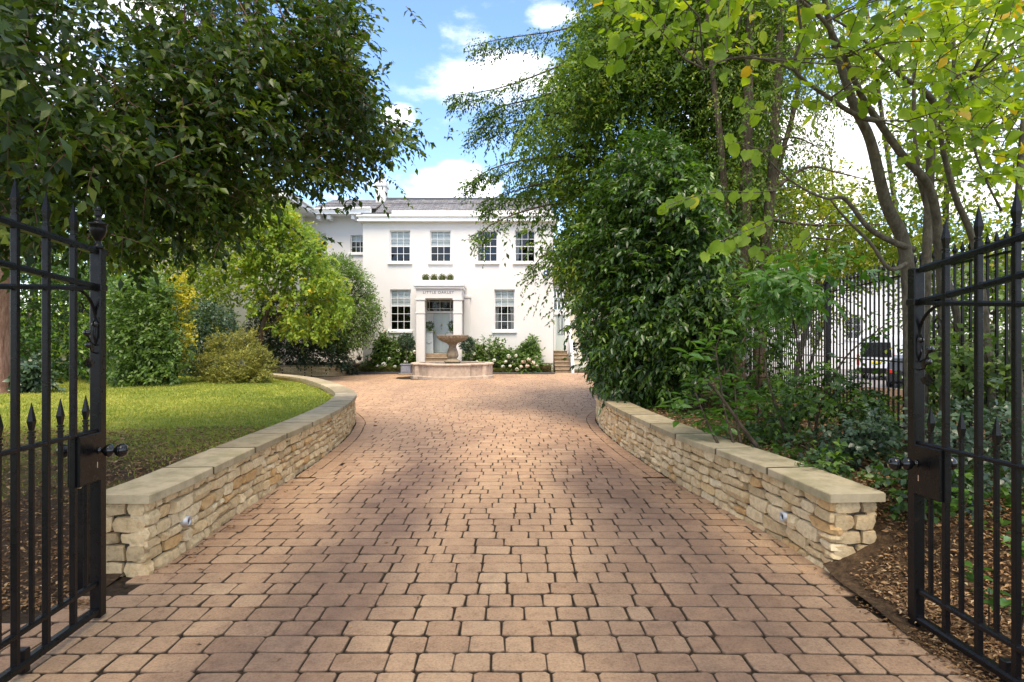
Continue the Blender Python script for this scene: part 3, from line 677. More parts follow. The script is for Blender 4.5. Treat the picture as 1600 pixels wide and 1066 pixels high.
    mb = MB(); mb.tube([(xa, y1, z1+.03), (xb, y1, z1+.03)], .07, 8); mb.build('ridge', M['lead_flash'], roof)
    # chimney
    mb = MB(); cx0, cx1 = -7.12, -6.62; mb.bbox(cx0, cx1, 32.6, 33.4, 7.5, 9.55, .015); mb.bbox(cx0-.05, cx1+.05, 32.55, 33.45, 9.552, 9.66, .015); mb.bbox(cx0-.02, cx1+.02, 32.58, 33.42, 9.662, 9.84, .02)
    ch = mb.build('chimney', M['render_white'], roof); mb = MB(); mb.lathe(((cx0+cx1)/2, 33, 9.84), [(.15, 0), (.13, .1), (.12, .36), (.15, .37), (.15, .44), (.10, .44)], 14); mb.build('chimney_pot', M['fountain_stone'], roof, True)
    for i, (a, b) in enumerate(ups): window(h, fx(a), fx(b), fz(409), fz(360.3), Y, 3, 4, (.5, .48, 0, 0)[i], (0, 0, 1, 1)[i])
    for i, (a, b) in enumerate(los): window(h, fx(a), fx(b), fz(516), fz(452.4), Y, 3, 5, (.40, .38)[i], (0, 2)[i])
    # doorway: transom light, side panels, door
    a, b, c, d = door; yd = Y+.10; mb = MB()
    mb.bbox(a, a+.05, yd, yd+.08, c, d, .006); mb.bbox(b-.05, b, yd, yd+.08, c, d, .006); mb.bbox(a+.05, b-.05, yd, yd+.08, d-.05, d, .006); mb.bbox(a+.05, b-.05, yd, yd+.09, fz(489.5), fz(486), .006)
    x0, x1 = fx(676.5), fx(702.5); zt = fz(490)
    mb.bbox(x0-.07, x0, yd, yd+.085, c, zt, .006); mb.bbox(x1, x1+.07, yd, yd+.085, c, zt, .006); mb.box(a+.05, x0-.07, yd+.03, yd+.06, c, zt); mb.box(x1+.07, b-.05, yd+.03, yd+.06, c, zt)
    fr = mb.build('door_frame', M['white_paint'], h)
    mb = MB(); mb.bbox(x0, x1, yd+.03, yd+.08, c+.01, zt-.003, .006); xm = (x0+x1)/2
    for u0, u1 in ((x0+.07, xm-.035), (xm+.035, x1-.07)):
        for w0, w1 in ((c+.12, c+.72), (c+.82, c+1.32), (c+1.40, zt-.1)): mb.bbox(u0, u1, yd+.018, yd+.034, w0, w1, .01)
    dr = mb.build('door', M['door_paint'], h)
    mb = MB(); mb.lathe((xm, yd+.0, 2.18), [(.02, -.06), (.035, -.02), (.03, .06), (.015, .08)], 10); mb.bbox(xm-.02, xm+.02, yd+.005, yd+.03, 1.98, 2.06, .006); mb.build('knocker', M['brass'], dr, True)
    mb = MB(); mb.lathe((x0+.06, yd+.0, 1.85), [(.01, -.03), (.032, -.01), (.032, .01), (.01, .03)], 10); mb.build('door_knob', M['brass'], dr, True)
    # transom: diamond-cornered lead lights
    ta, tb, tc, td = a+.06, b-.06, fz(485.6), d-.06; mb = MB(); xc = (ta+tb)/2; e = .10
    for p, q in (((ta, tc+e), (tb, tc+e)), ((ta, td-e), (tb, td-e)), ((ta+e, tc), (ta+e, td)), ((tb-e, tc), (tb-e, td)), ((xc, tc), (xc, td)), ((ta, tc), (ta+e, tc+e)), ((tb, tc), (tb-e, tc+e)), ((ta, td), (ta+e, td-e)), ((tb, td), (tb-e, td-e))):
        mb.tube([(p[0], yd+.02, p[1]), (q[0], yd+.02, q[1])], .013, 4)
    tr = mb.build('transom_window', M['white_paint'], h)
    for u0, u1 in ((ta, xc), (xc, tb)):
        p = MB(); p.add([(u0+.01, yd+.035, tc), (u1-.01, yd+.035, tc), (u1-.01, yd+.035, td), (u0+.01, yd+.035, td)], [(0, 1, 2, 3)]); p.build('pane', M['glass'], tr)
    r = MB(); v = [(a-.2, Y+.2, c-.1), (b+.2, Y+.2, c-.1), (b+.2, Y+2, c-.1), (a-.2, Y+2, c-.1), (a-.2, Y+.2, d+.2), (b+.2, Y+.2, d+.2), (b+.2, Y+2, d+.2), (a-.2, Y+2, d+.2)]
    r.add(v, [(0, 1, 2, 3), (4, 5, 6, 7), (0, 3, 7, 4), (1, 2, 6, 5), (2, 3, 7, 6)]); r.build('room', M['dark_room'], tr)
    # portico
    YP = 27.5; sp = YP/FPX; px = lambda x: (x-800)*sp; pz = lambda y: HCAM+(533-y)*sp
    po = None; mb = MB(); L0, L1, R0, R1 = px(650), px(663.5), px(708.2), px(721.5)
    mb.bbox(L0, R1, YP, Y-.002, pz(466.3), pz(451.5), .008); po = mb.build('portico', M['render_white'], h)
    mb = MB(); mb.bbox(px(647.5), px(724), YP-.08, Y-.002, pz(451.3), pz(447.5), .012); mb.bbox(px(646), px(725.5), YP-.14, Y-.002, pz(447.4), pz(442), .012); mb.bbox(px(648.5), px(722), YP-.03, Y-.002, pz(441.9), pz(438), .01); mb.build('cornice', M['white_paint'], po)
    for a0, a1 in ((L0, L1), (R0, R1)):
        mb = MB(); mb.bbox(a0, a1, YP, YP+.38, 0, pz(490.3), .012); mb.bbox(a0-.02, a1+.02, YP-.02, YP+.40, pz(490.1), pz(487.8), .006); mb.bbox(a0, a1, YP+.002, YP+.38, pz(487.6), pz(469.3), .006); mb.bbox(a0-.03, a1+.03, YP-.03, YP+.41, pz(469.1), pz(466.5), .008); mb.build('column', M['render_white'], po)
    mb = MB(); mb.bbox(R1+.0, R1+.28, Y-.10, Y-.003, 0, pz(463), .01); mb.bbox(R1-.0, R1+.33, Y-.14, Y-.003, pz(462.8), pz(459), .01); mb.build('pilaster', M['render_white'], po)
    mb = MB(); mb.bbox(L0-.1, L0+.2, Y-.10, Y-.003, 0, pz(466), .01); mb.build('pilaster', M['render_white'], po)
    cu = bpy.data.curves.new('house_name', 'FONT'); cu.body = 'LITTLE OAKLEY'; cu.size = .165; cu.extrude = .004; cu.align_x = 'CENTER'; cu.align_y = 'CENTER'; cu.space_character = 1.22
    tmp = bpy.data.objects.new('lettering_curve', cu); COL.objects.link(tmp); bpy.context.view_layer.update(); me = bpy.data.meshes.new_from_object(tmp.evaluated_get(bpy.context.evaluated_depsgraph_get())); bpy.data.objects.remove(tmp)
    me.transform(Matrix.Translation((px(685), YP-.005, pz(457.2)))@Matrix.Rotation(R(90), 4, 'X')); link('lettering', me, M['lettering'], po)
    # landing and steps, one stone tread each
    mb = MB(); mb.bbox(px(655), px(718), 28.05, Y+.12, -.02, .90, .012); st = mb.build('landing', M['step_stone'], h)
    for k in range(4):
        mb = MB(); zt = .72-.18*k; y1 = 28.048-.27*k; mb.bbox(px(657)+.02*k, px(716), y1-.268, y1, -.02, zt-.05, .006); mb.bbox(px(657)+.02*k-.01, px(716)+.01, y1-.30, y1-.001, zt-.048, zt, .012); mb.build('step', M['step_stone'], h)
    # left wing, set back
    YW = 31.5; sw = YW/FPX; wx = lambda x: (x-800)*sw; wz = lambda y: HCAM+(533-y)*sw
    w1 = (wx(547.5), wx(570), wz(395), wz(367.5)); w2 = (wx(488), wx(509.5), wz(392), wz(365.5)); mb = MB()
    wall_holes(mb, -10.45, -6.9, -.1, 7.72, [w1, w2], lambda u, d, z: (u, YW+d, z), .18)
    XB = -10.4
    mb.add([(XB, 28.0, -.1), (XB, YW+.1, -.1), (XB, YW+.1, 7.72), (XB, 28.0, 7.72)], [(0, 1, 2, 3)])
    mb.add([(-17, 28.0, -.1), (XB, 28.0, -.1), (XB, 28.0, 7.72), (-17, 28.0, 7.72)], [(0, 1, 2, 3)]); mb.add([(-17, 28, -.1), (-17, 40, -.1), (-17, 40, 7.72), (-17, 28, 7.72)], [(0, 1, 2, 3)])
    mb.build('wing_wall', M['render_white'], h)
    window(h, *w1[:2], *w1[2:], YW, 3, 3, .3, 0); window(h, *w2[:2], *w2[2:], YW, 2, 3, .4, 0)
    mb = MB(); mb.bbox(XB-.1, -6.9, 30.75, 31.6, 7.722, 7.76, .006); mb.bbox(XB+.55, -6.92, 30.70, 30.76, 7.70, 7.98, .006); mb.bbox(-17.6, XB+.6, 27.3, 30.70, 7.722, 7.76, .006); mb.bbox(XB+.54, XB+.60, 27.3, 30.70, 7.762, 7.98, .006); mb.bbox(-17.6, XB+.538, 27.28, 27.34, 7.762, 7.98, .006)
    mb.build('eaves', M['white_paint'], h)
    for x in (wx(503), wx(519), wx(556)):
        mb = MB(); mb.bbox(x-.09, x+.09, 30.85, 31.49, 7.48, 7.72, .02); mb.build('eaves_bracket', M['white_paint'], h)
    rf = MB(); course(rf, XB+.5, -6.7, -9.6, -6.7, 30.7, 7.98, 33.6, 9.05, 14); rf.add([(-9.6, 33.6, 9.05), (-6.7, 33.6, 9.05), (-6.7, 37, 7.9), (XB+.5, 37, 7.9)], [(0, 1, 2, 3)])
    rf.add([(-17.6, 27.3, 7.98), (XB+.58, 27.3, 7.98), (-14, 33, 10.0)], [(0, 1, 2)]); rf.add([(XB+.58, 27.3, 7.98), (XB+.58, 36.5, 7.98), (-14, 33, 10.0)], [(0, 1, 2)]); rf.add([(XB+.58, 30.8, 7.98), (-9.6, 33.6, 9.05), (XB+.5, 37, 7.9)], [(0, 1, 2)])
    rf.build('roof', M['slate'], h)
    mb = MB(); mb.tube([(XB+.64, 27.2, 7.96), (XB+.64, 30.66, 7.96)], .06, 6); mb.tube([(XB+.62, 30.62, 7.93), (-6.95, 30.62, 7.99)], .05, 6); mb.build('gutter', M['white_paint'], h)
    # right: glazed side porch, its steps, and the low cream outbuilding
    YS = 30.0; ss = YS/FPX; qx = lambda x: (x-800)*ss; qz = lambda y: HCAM+(533-y)*ss
    p0, p1 = qx(865), qx(889.5); mb = MB()
    mb.bbox(p0, p0+.1, YS, YS+.1, qz(549), qz(492), .006); mb.bbox(p1-.20, p1-.08, YS, YS+.1, qz(549), qz(492), .006); mb.bbox(p0, p1+.1, YS-.05, YS+.12, qz(492), qz(484), .01); mb.bbox(p1-.08, p1, YS, YS+2.8, qz(549), qz(484), .006)
    for u in np.linspace(0, 1, 5): mb.tube([(p0+(p1-p0)*u, YS, qz(484)), (p0+.1+(p1-p0-.2)*u, YS+1.5, qz(449))], .022, 4)
    mb.tube([(p0, YS+.75, qz(466.5)), (p1, YS+.75, qz(466.5))], .02, 4)
    pf = mb.build('glazed_porch', M['white_paint'], h)
    g = MB(); g.add([(p0, YS+.02, qz(484)), (p1, YS+.02, qz(484)), (p1-.1, YS+1.5, qz(449)), (p0+.1, YS+1.5, qz(449))], [(0, 1, 2, 3)]); g.add([(p0+.1, YS+1.5, qz(449)), (p1-.1, YS+1.5, qz(449)), (p1, YS+3, qz(484)), (p0, YS+3, qz(484))], [(0, 1, 2, 3)]); g.build('pane', M['glass'], pf)
    mb = MB(); d0, d1, dz0, dz1 = p0+.102, p1-.202, qz(548.5), qz(492.5)
    mb.bbox(d0, d0+.08, YS+.03, YS+.07, dz0, dz1, .005); mb.bbox(d1-.08, d1, YS+.03, YS+.07, dz0, dz1, .005); mb.box((d0+d1)/2-.025, (d0+d1)/2+.025, YS+.034, YS+.066, dz0+.8, dz1); mb.box(d0+.08, d1-.08, YS+.035, YS+.065, dz0, dz0+.75); mb.box(d0+.08, d1-.08, YS+.032, YS+.068, dz1-.08, dz1); mb.box(d0+.2, d1-.2, YS+.01, YS+.034, dz0+.82, dz0+.87)
    pd = mb.build('porch_door', M['door_paint'], h); g = MB(); g.add([(d0+.08, YS+.05, dz0+.75), (d1-.08, YS+.05, dz0+.75), (d1-.08, YS+.05, dz1), (d0+.08, YS+.05, dz1)], [(0, 1, 2, 3)]); g.build('pane', M['glass'], pd)
    mb = MB(); mb.box(p0, p1, YS+2.9, YS+3, 0, qz(484)); mb.build('porch_back', M['blind'], h)
    for k in range(6):
        mb = MB(); zt = .99-.165*k; y1 = 29.98-.25*k; mb.bbox(p0-.02, p1-.12+.02*k, y1-.248, y1, -.05, zt-.045, .006); mb.bbox(p0-.03, p1-.10+.02*k, y1-.28, y1-.001, zt-.043, zt, .01); mb.build('step', M['step_stone'], h)
    mb = MB(); v = [(p1-.05, 30, -.05), (p1-.05, 28.3, -.05), (p1-.05, 28.3, .35), (p1-.05, 29.95, 2.4), (p1-.05, 30, 2.4)]; v2 = [(x+.12+.0*y, y, z) for x, y, z in v]
    mb.add(v+v2, [(0, 1, 2, 3, 4), (9, 8, 7, 6, 5)]+[(i, (i+1) % 5, 5+(i+1) % 5, 5+i) for i in range(5)]); mb.build('stair_wall', M['white_paint'], h)
    o = empty('outbuilding', (4, 33, 0), 'low cream rendered building with a small window behind the steps', 'building')
    YO = 33.0; so = YO/FPX; ox = lambda x: (x-800)*so; oz = lambda y: HCAM+(533-y)*so; wn = (ox(888), ox(901), oz(549), oz(534.5)); mb = MB()
    wall_holes(mb, ox(880), 7.5, -.1, 3.45, [wn], lambda u, d, z: (u, YO+d, z), .15); mb.add([(7.5, YO, -.1), (7.5, 39, -.1), (7.5, 39, 3.45), (7.5, YO, 3.45)], [(0, 1, 2, 3)]); mb.build('wall', M['render_cream'], o)
    mb = MB(); mb.bbox(ox(888)-.04, 7.6, YO-.05, YO-.002, oz(561), oz(559), .005); mb.bbox(ox(880), 7.6, YO-.04, YO-.002, -.05, .22, .01); mb.build('string_course', M['render_white'], o)
    window(o, *wn, YO, 2, 3, 0, 0)
    rf = MB(); course(rf, 1.98, 7.8, 1.98, 7.8, 32.8, 3.4, 36, 4.9, 10); rf.add([(1.98, 36, 4.9), (7.8, 36, 4.9), (7.8, 39.2, 3.4), (1.98, 39.2, 3.4)], [(0, 1, 2, 3)]); rf.build('roof', M['slate'], o)
    # alarm box and small security camera on the front
    a = empty('alarm_box', (fx(853), Y, fz(427)), 'round blue and white alarm box high on the wall right end', 'alarm'); mb = MB(); k = 8; c = np.array((fx(853), Y, fz(427)))
    def disc(r, y0, y1, n): 
        b = MB(); b.add([(c[0]+r*math.cos(2*math.pi*(i+.5)/n), y, c[2]+r*math.sin(2*math.pi*(i+.5)/n)) for y in (y0, y1) for i in range(n)], [tuple(range(n, 2*n)), *[(i, (i+1) % n, n+(i+1) % n, n+i) for i in range(n)]]); return b
    disc(.15, Y-.002, Y-.07, 8).build('case', M['white_paint'], a); disc(.135, Y-.07, Y-.085, 8).build('cover', M['blue_plastic'], a); disc(.05, Y-.085, Y-.09, 12).build('emblem', M['white_paint'], a)
    b = empty('security_camera', (fx(853), Y, fz(437)), 'tiny dark security camera on the white wall just below the alarm', 'security camera'); mb = MB(); mb.tube([(fx(852.3), Y-.002, fz(436)), (fx(852.3), Y-.10, fz(436.3))], .025, 8); mb.build('bracket', M['white_paint'], b); mb = MB(); mb.lathe((fx(852.3), Y-.12, fz(438.3)), [(.02, .09), (.05, .07), (.055, 0), (.03, -.01)], 10); mb.build('head', M['car_grey'], b, True)
build_house()

# ------------------------------------------------------------------ fountain
def build_fountain():
    C = (-2.36, 24.75, 0.0); f = empty('fountain', C, 'tan stone fountain with fluted bowl on a pedestal and lobed basin', 'fountain')
    def outline(off, n=9):                                        # rounded quatrefoil: four bowed sides and stepped corners
        pts = []
        for q in range(4):
            a0 = q*math.pi/2
            for k in range(n): 
                w = a0+R(-47+94*k/(n-1)); r = 1.56+off; pts.append((r*math.cos(w), r*math.sin(w)))
        return pts
    def basin_ring(name, prof, mat):                              # prof: (offset, z) closed loop
        mb = MB(); vs = []; loops = []
        base = []
        for k in range(96):
            w = 2*math.pi*k/96; d = abs(((w+math.pi/4) % (math.pi/2))-math.pi/4)   # 0 in the middle of a side
            lob = 1.58 if d < R(31) else 1.44; base.append((w, lob))
        for o_, z in prof:
            for w, r in base: vs.append((C[0]+(r+o_)*math.cos(w), C[1]+(r+o_)*math.sin(w), z))
        m_ = len(prof); fs = [(j*96+i, j*96+(i+1) % 96, ((j+1) % m_)*96+(i+1) % 96, ((j+1) % m_)*96+i) for j in range(m_) for i in range(96)]
        mb.add(vs, fs); return mb.build(name, M[mat], f)
    basin_ring('basin_wall', [(0, 0.122), (0, .515), (-.24, .515), (-.24, .122)], 'fountain_stone')
    basin_ring('plinth', [(.065, -.01), (.065, .10), (.02, .12), (-.26, .12), (-.26, -.01)], 'fountain_stone')
    basin_ring('coping', [(.03, .517), (.065, .54), (.065, .575), (.03, .60), (-.27, .60), (-.27, .517)], 'fountain_stone')
    for w in np.linspace(0, 2*math.pi, 16, endpoint=False):       # narrow pilasters on the wall face
        d = abs(((w+math.pi/4) % (math.pi/2))-math.pi/4); r = (1.58 if d < R(31) else 1.44)+.004; mb = MB(); c = np.array((C[0]+r*math.cos(w), C[1]+r*math.sin(w))); t = np.array((-math.sin(w), math.cos(w))); n = np.array((math.cos(w), math.sin(w)))
        mb.prism([c+t*-.022-n*.01, c+t*-.022+n*.014, c+t*.022+n*.014, c+t*.022-n*.01][::-1], .123, .514); mb.build('pilaster', M['fountain_stone'], f)
    mb = MB(); mb.lathe(C, [(1.30, .44), (1.30, .45)], 48); mb.build('water', M['pool_water'], f)
    mb = MB(); mb.lathe(C, [(.30, .3), (.30, .60), (.34, .61), (.34, .66), (.24, .70), (.17, .76), (.21, .80), (.24, .86), (.235, .95), (.20, 1.06), (.155, 1.18), (.15, 1.26), (.19, 1.33), (.24, 1.36)], 20); mb.build('stem', M['fountain_dark'], f, True)
    mb = MB(); fl = lambda w: 1+.030*math.cos(w*28); prof = [(.15, 1.35), (.24, 1.37), (.40, 1.43), (.52, 1.50), (.595, 1.57), (.615, 1.62), (.615, 1.645)]
    n = 112; vs = []
    for i, (r, z) in enumerate(prof):
        for k in range(n): w = 2*math.pi*k/n; q = r*(fl(w) if i < 6 else 1.0); vs.append((C[0]+q*math.cos(w), C[1]+q*math.sin(w), z))
    mb.add(vs, [(i*n+k, i*n+(k+1) % n, (i+1)*n+(k+1) % n, (i+1)*n+k) for i in range(len(prof)-1) for k in range(n)])
    bowl = mb.build('bowl', M['fountain_dark'], f, True)
    mb = MB(); mb.lathe(C, [(.617, 1.640), (.635, 1.655), (.635, 1.685), (.60, 1.69), (.57, 1.67), (.40, 1.55), (.1, 1.48)], 48); mb.build('bowl_rim', M['fountain_dark'], f, True)
build_fountain()

# ------------------------------------------------------------------ iron gates
def build_gate(label, far, near, side, zt, kt, zm, km, zl, kl, zr, finial, seed):
    """far/near: two points of the leaf line; side: +1 when the drive lies towards +X; z*: heights at the latch stile, k*: rise per metre towards the hinge"""
    far, near = np.array(far), np.array(near); u = (near-far)/np.linalg.norm(near-far); v = np.array((side, 0.)); v = v-u*np.dot(u, v); v /= np.linalg.norm(v); Lg = 2.05
    W = lambda a, b, z: (far[0]+u[0]*a+v[0]*b, far[1]+u[1]*a+v[1]*b, z)
    g = empty('iron_gate', (far[0], far[1], 0), label, 'gate', 'pair of open iron gates')
    top = lambda a: zt+kt*a**1.15; mid = lambda a: zm+km*a**1.1; low = lambda a: zl+kl*a+.012*a*a
    def obox(mb, a0, a1, b0, b1, z0, z1, bv=.003):
        t = MB(); t.bbox(a0, a1, b0, b1, z0, z1, bv); mb.add([W(*p) for p in t.v], t.f)
    def rail(name, fz, hw, hh, parent=g, a0=.0, a1=Lg, n=26, ridge=0):
        mb = MB(); vs = []; sec = [(-hw, -hh), (hw, -hh), (hw*1.0, hh*.3), (hw*.6, hh), (-hw*.6, hh), (-hw, hh*.3)]; m_ = len(sec)
        for a in np.linspace(a0, a1, n):
            for b, z in sec: vs.append(W(a, b, fz(a)+z))
        fs = [(i*m_+k, i*m_+(k+1) % m_, (i+1)*m_+(k+1) % m_, (i+1)*m_+k) for i in range(n-1) for k in range(m_)]+[tuple(range(m_)), tuple(range((n-1)*m_, n*m_))]
        mb.add(vs, fs); return mb.build(name, M['black_iron'], parent)
    mb = MB(); obox(mb, -.028, .028, -.028, .028, .012, zt+.012, .005); obox(mb, -.031, .034, -.031, .034, zl-.015, zl+.018, .004); st = mb.build('latch_stile', M['black_iron'], g)
    mb = MB(); obox(mb, Lg-.03, Lg+.03, -.03, .03, .0, top(Lg)+.05, .005); mb.build('hinge_stile', M['black_iron'], g)
    rail('top_rail', top, .017, .016, a0=-.04); rail('middle_rail', mid, .014, .014); rail('lock_rail', lambda a: zl+.0*a+kl*a, .014, .012)
    rail('dog_rail', lambda a: zr, .016, .010); rail('bottom_dog_rail', lambda a: .195, .015, .012); rail('bottom_rail', lambda a: .052, .022, .016)
    def spear(mb, a, z, s):
        for z0, z1, r0, r1 in ((0, .012, .0145, .0145), (.014, .03, .011, .011), (.032, .044, .0145, .0145), (.046, .100, .0095, .0165), (.100, .205, .0165, .0012)):
            vs = [W(a+r*dx, r*dy, z+zz*s) for zz, r in ((z0, r0*s), (z1, r1*s)) for dx, dy in ((-1, -1), (1, -1), (1, 1), (-1, 1))]
            mb.add(vs, [(0, 1, 2, 3), (7, 6, 5, 4), (0, 1, 5, 4), (1, 2, 6, 5), (2, 3, 7, 6), (3, 0, 4, 7)])
    k = 0; a = .205
    while a < Lg-.08:
        mb = MB(); e = top(a)+.045; obox(mb, a-.0135, a+.0135, -.0135, .0135, .064, e); b = mb.build('bar', M['black_iron'], g)
        mb = MB(); spear(mb, a, e-.02, .86); mb.build('spear_head', M['black_iron'], b); a += .197
    a = .105
    while a < Lg-.05:
        mb = MB(); e = zr+.04; obox(mb, a-.0095, a+.0095, -.0095, .0095, .20, e); b = mb.build('dog_bar', M['black_iron'], g)
        mb = MB(); spear(mb, a, e-.008, .78); mb.build('spear_head', M['black_iron'], b); a += .197
    if finial:
        mb = MB(); mb.lathe(W(0, 0, zt+.012), [(.026, 0), (.03, .012), (.018, .022), (.013, .04), (.02, .052), (.034, .075), (.041, .105), (.040, .122), (.046, .126), (.046, .136), (.028, .142), (.014, .158), (.012, .170), (.021, .178), (.012, .188), (.017, .200), (.018, .208), (.010, .221), (.002, .226)], 18)
        mb.build('finial', M['black_iron'], st, True); mb = MB(); obox(mb, -.075, -.02, -.008, .008, zt-.012, zt+.010); mb.build('stop_lug', M['black_iron'], st)
    # scroll bracket with leaves and buds between the stile and the first bar
    mb = MB(); pts = []
    for q in range(20): w = q/19; ang = R(90+ -90*w); pts.append(W(.19-.165*math.sin(w*math.pi/2), 0, zl-.02-.15*(1-math.cos(w*math.pi/2))))
    mb.tube(pts, .008, 6)
    sp = [W(.165+.032*(1-q/30)*math.cos(q*.32)-.01, .004, zl-.115+.034*(1-q/30)*math.sin(q*.32)) for q in range(28)]; mb.tube(sp, .0045, 5)
    stem = [W(.03+.02*math.sin(q*.5), .006, zl-.16-.02*q) for q in range(10)]; mb.tube(stem, .005, 5)
    for (a0, z0, a1, z1) in ((.035, -.30, .115, -.24), (.035, -.27, .05, -.20), (.03, -.34, .10, -.30)): mb.tube([W(a0, .006, zl+z0), W((a0+a1)/2+.01, .012, zl+(z0+z1)/2-.012), W(a1, .014, zl+z1)], .004, 5)
    sc = mb.build('scroll', M['black_iron'], g)
    mb = MB()
    for (a0, z0, r) in ((.118, -.235, .020), (.052, -.19, .016), (.108, -.297, .016)): mb.lathe(W(a0, .014, zl+z0), [(.002, -r), (r*.75, -r*.6), (r, 0), (r*.7, r*.65), (.002, r)], 10)
    mb.build('bud', M['gloss_iron'], sc, True); mb = MB()
    for (a0, z0, w, l) in ((.06, -.33, .8, .08), (.08, -.36, -.5, .075), (.07, -.20, 2.2, .06), (.05, -.385, -.2, .09)):
        c, s_ = math.cos(w), math.sin(w); q = [(0, 0), (.3, .22), (.45, .14), (.6, .22), (.75, .1), (1, 0), (.75, -.1), (.6, -.22), (.45, -.14), (.3, -.22)]
        for db in (0, .004): mb.add([W(a0+l*(x*c-y*s_), .010+db+.02*x*(1-x), zl+z0+l*(x*s_+y*c)) for x, y in q], [tuple(range(10))])
    mb.build('leaf', M['black_iron'], sc)
    # lock case with two-ball handle
    mb = MB(); obox(mb, .022, .205, -.030, .030, zr-.255, zr-.006, .004); lk = mb.build('lock_case', M['black_iron'], g); zz = zr-.10
    mb = MB(); pr = [(.004, 0), (.018, .002), (.016, .006), (.010, .010), (.010, .018), (.028, .036), (.034, .052), (.030, .064), (.013, .074), (.013, .080), (.028, .092), (.035, .108), (.034, .122), (.024, .136), (.004, .142)]; n = 18; vs = []
    for sg in (1, -1):
        vs = []
        for r, d in pr:
            for q in range(n): w = 2*math.pi*q/n; vs.append(W(.045+r*math.cos(w)*1, sg*(.030+d), zz+r*math.sin(w)))
        mb.add(vs, [(i*n+q, i*n+(q+1) % n, (i+1)*n+(q+1) % n, (i+1)*n+q) for i in range(len(pr)-1) for q in range(n)])
    mb.build('knob', M['gloss_iron'], lk, True)
    mb = MB(); obox(mb, .055, .063, .0302, .0312, zz-.085, zz-.055, .0003); mb.build('keyhole', M['chrome'], lk)
    mb = MB(); obox(mb, .52, .56, -.03, .012, .004, .11, .004); mb.build('drop_bolt_box', M['black_iron'], g)
    return g
build_gate('open black iron gate beside the lawn, with an urn finial on its latch post', (-2.163, 3.26), (-2.113, 2.57), 1, 1.917, .052, 1.732, .06, 1.727, -.075, .985, True, 1)
build_gate('open black iron gate in front of the shrubs, latch post without a finial', (2.05, 3.165), (2.075, 2.56), -1, 1.807, .115, 1.645, .125, 1.645, -.07, .938, False, 2)
# low post behind the left gate
t = empty('gate_stop', (-2.52, 3.66, 0), 'short black iron post with a bright ball, behind the lawn gate bars', 'post')
mb = MB(); mb.bbox(-2.545, -2.49, 3.63, 3.69, -.05, .70, .008); mb.build('post', M['black_iron'], t); mb = MB(); mb.lathe((-2.505, 3.60, .62), [(.003, -.028), (.02, -.02), (.028, 0), (.02, .02), (.003, .028)], 14); mb.build('ball', M['chrome'], t, True)
mb = MB(); mb.tube([(-2.52, 3.66, .62), (-2.45, 3.60, .72), (-2.40, 3.55, .74)], .012, 6); mb.build('arm', M['black_iron'], t)

# ------------------------------------------------------------------ railing fence on the right
def build_fence():
    f = empty('railing_fence', (4.2, 6.8, .3), 'tall black spear-topped railings behind the shrubs on the right', 'fence')
    A = np.array((3.92, 4.4)); Bq = np.array((6.2, 19.0)); d = Bq-A; Ln = np.linalg.norm(d); d /= Ln; n = np.array((-d[1], d[0])); zt, zm, zb = 2.17, 1.22, .50
    def ob(mb, s0, s1, w, z0, z1): mb.prism([A+d*s0-n*w, A+d*s1-n*w, A+d*s1+n*w, A+d*s0+n*w], z0, z1)
    for z in (zt, zm, zb):
        mb = MB(); ob(mb, 0, Ln, .018, z-.008, z+.008); mb.build('rail', M['black_iron'], f)
    bar = MB(); c = A*0
    s = .05; k = 0; me = None; mp = None
    def tree(mb, w, z0, z1, zs): 
        mb.prism([(-w, -w), (w, -w), (w, w), (-w, w)], z0, z1); v = [(-w*1.0, -w, z1), (w, -w, z1), (w, w, z1), (-w, w, z1)]; q = w*1.7
        mb.add([(-q, -q, z1+.025), (q, -q, z1+.025), (q, q, z1+.025), (-q, q, z1+.025), *v, (0, 0, zs)], [(4, 5, 1, 0), (5, 6, 2, 1), (6, 7, 3, 2), (7, 4, 0, 3), (0, 1, 8), (1, 2, 8), (2, 3, 8), (3, 0, 8)])
    mb = MB(); tree(mb, .009, .22, 2.27, 2.37); bar = mb.mesh('bar'); bar.materials.append(M['black_iron']); mb = MB(); tree(mb, .026, .1, 2.30, 2.46); post = mb.mesh('post'); post.materials.append(M['black_iron'])
    while s < Ln:
        p = A+d*s; o = bpy.data.objects.new('post' if k % 20 == 18 else 'bar', post if k % 20 == 18 else bar); COL.objects.link(o); o.parent = f
        o.matrix_parent_inverse = Matrix.Translation(-Vector(f.location)); o.matrix_basis = Matrix.Translation((p[0], p[1], 0))@Matrix.Rotation(math.atan2(d[1], d[0]), 4, 'Z'); s += .128; k += 1
build_fence()

# ------------------------------------------------------------------ beyond the fence: neighbour house, van, car
def neighbour():
    h = empty('neighbour_house', (23, 47, -.6), 'plain white rendered neighbouring building seen through the railings', 'building'); Y = 46.0; mb = MB()
    ws = [(24.6, 25.8, 1.6, 3.2), (30, 31.3, 1.6, 3.2), (20.2, 21.2, 1.6, 3.2)]
    wall_holes(mb, 17.5, 38, -.75, 6.2, ws, lambda u, d, z: (u, Y+d, z), .15); mb.add([(17.5, Y, -.75), (17.5, Y+9, -.75), (17.5, Y+9, 6.2), (17.5, Y, 6.2)], [(0, 1, 2, 3)]); mb.build('wall', M['render_white'], h)
    for w in ws: window(h, *w, Y, 2, 3, .0, 0)
    rf = MB(); rf.add([(17, Y-.4, 6.15), (38.4, Y-.4, 6.15), (38.4, Y+4.5, 8.6), (17, Y+4.5, 8.6)], [(0, 1, 2, 3)]); rf.add([(17, Y-.4, 6.15), (17, Y+4.5, 8.6), (17, Y+9.4, 6.15)], [(0, 1, 2)]); rf.build('roof', M['slate'], h)
neighbour()
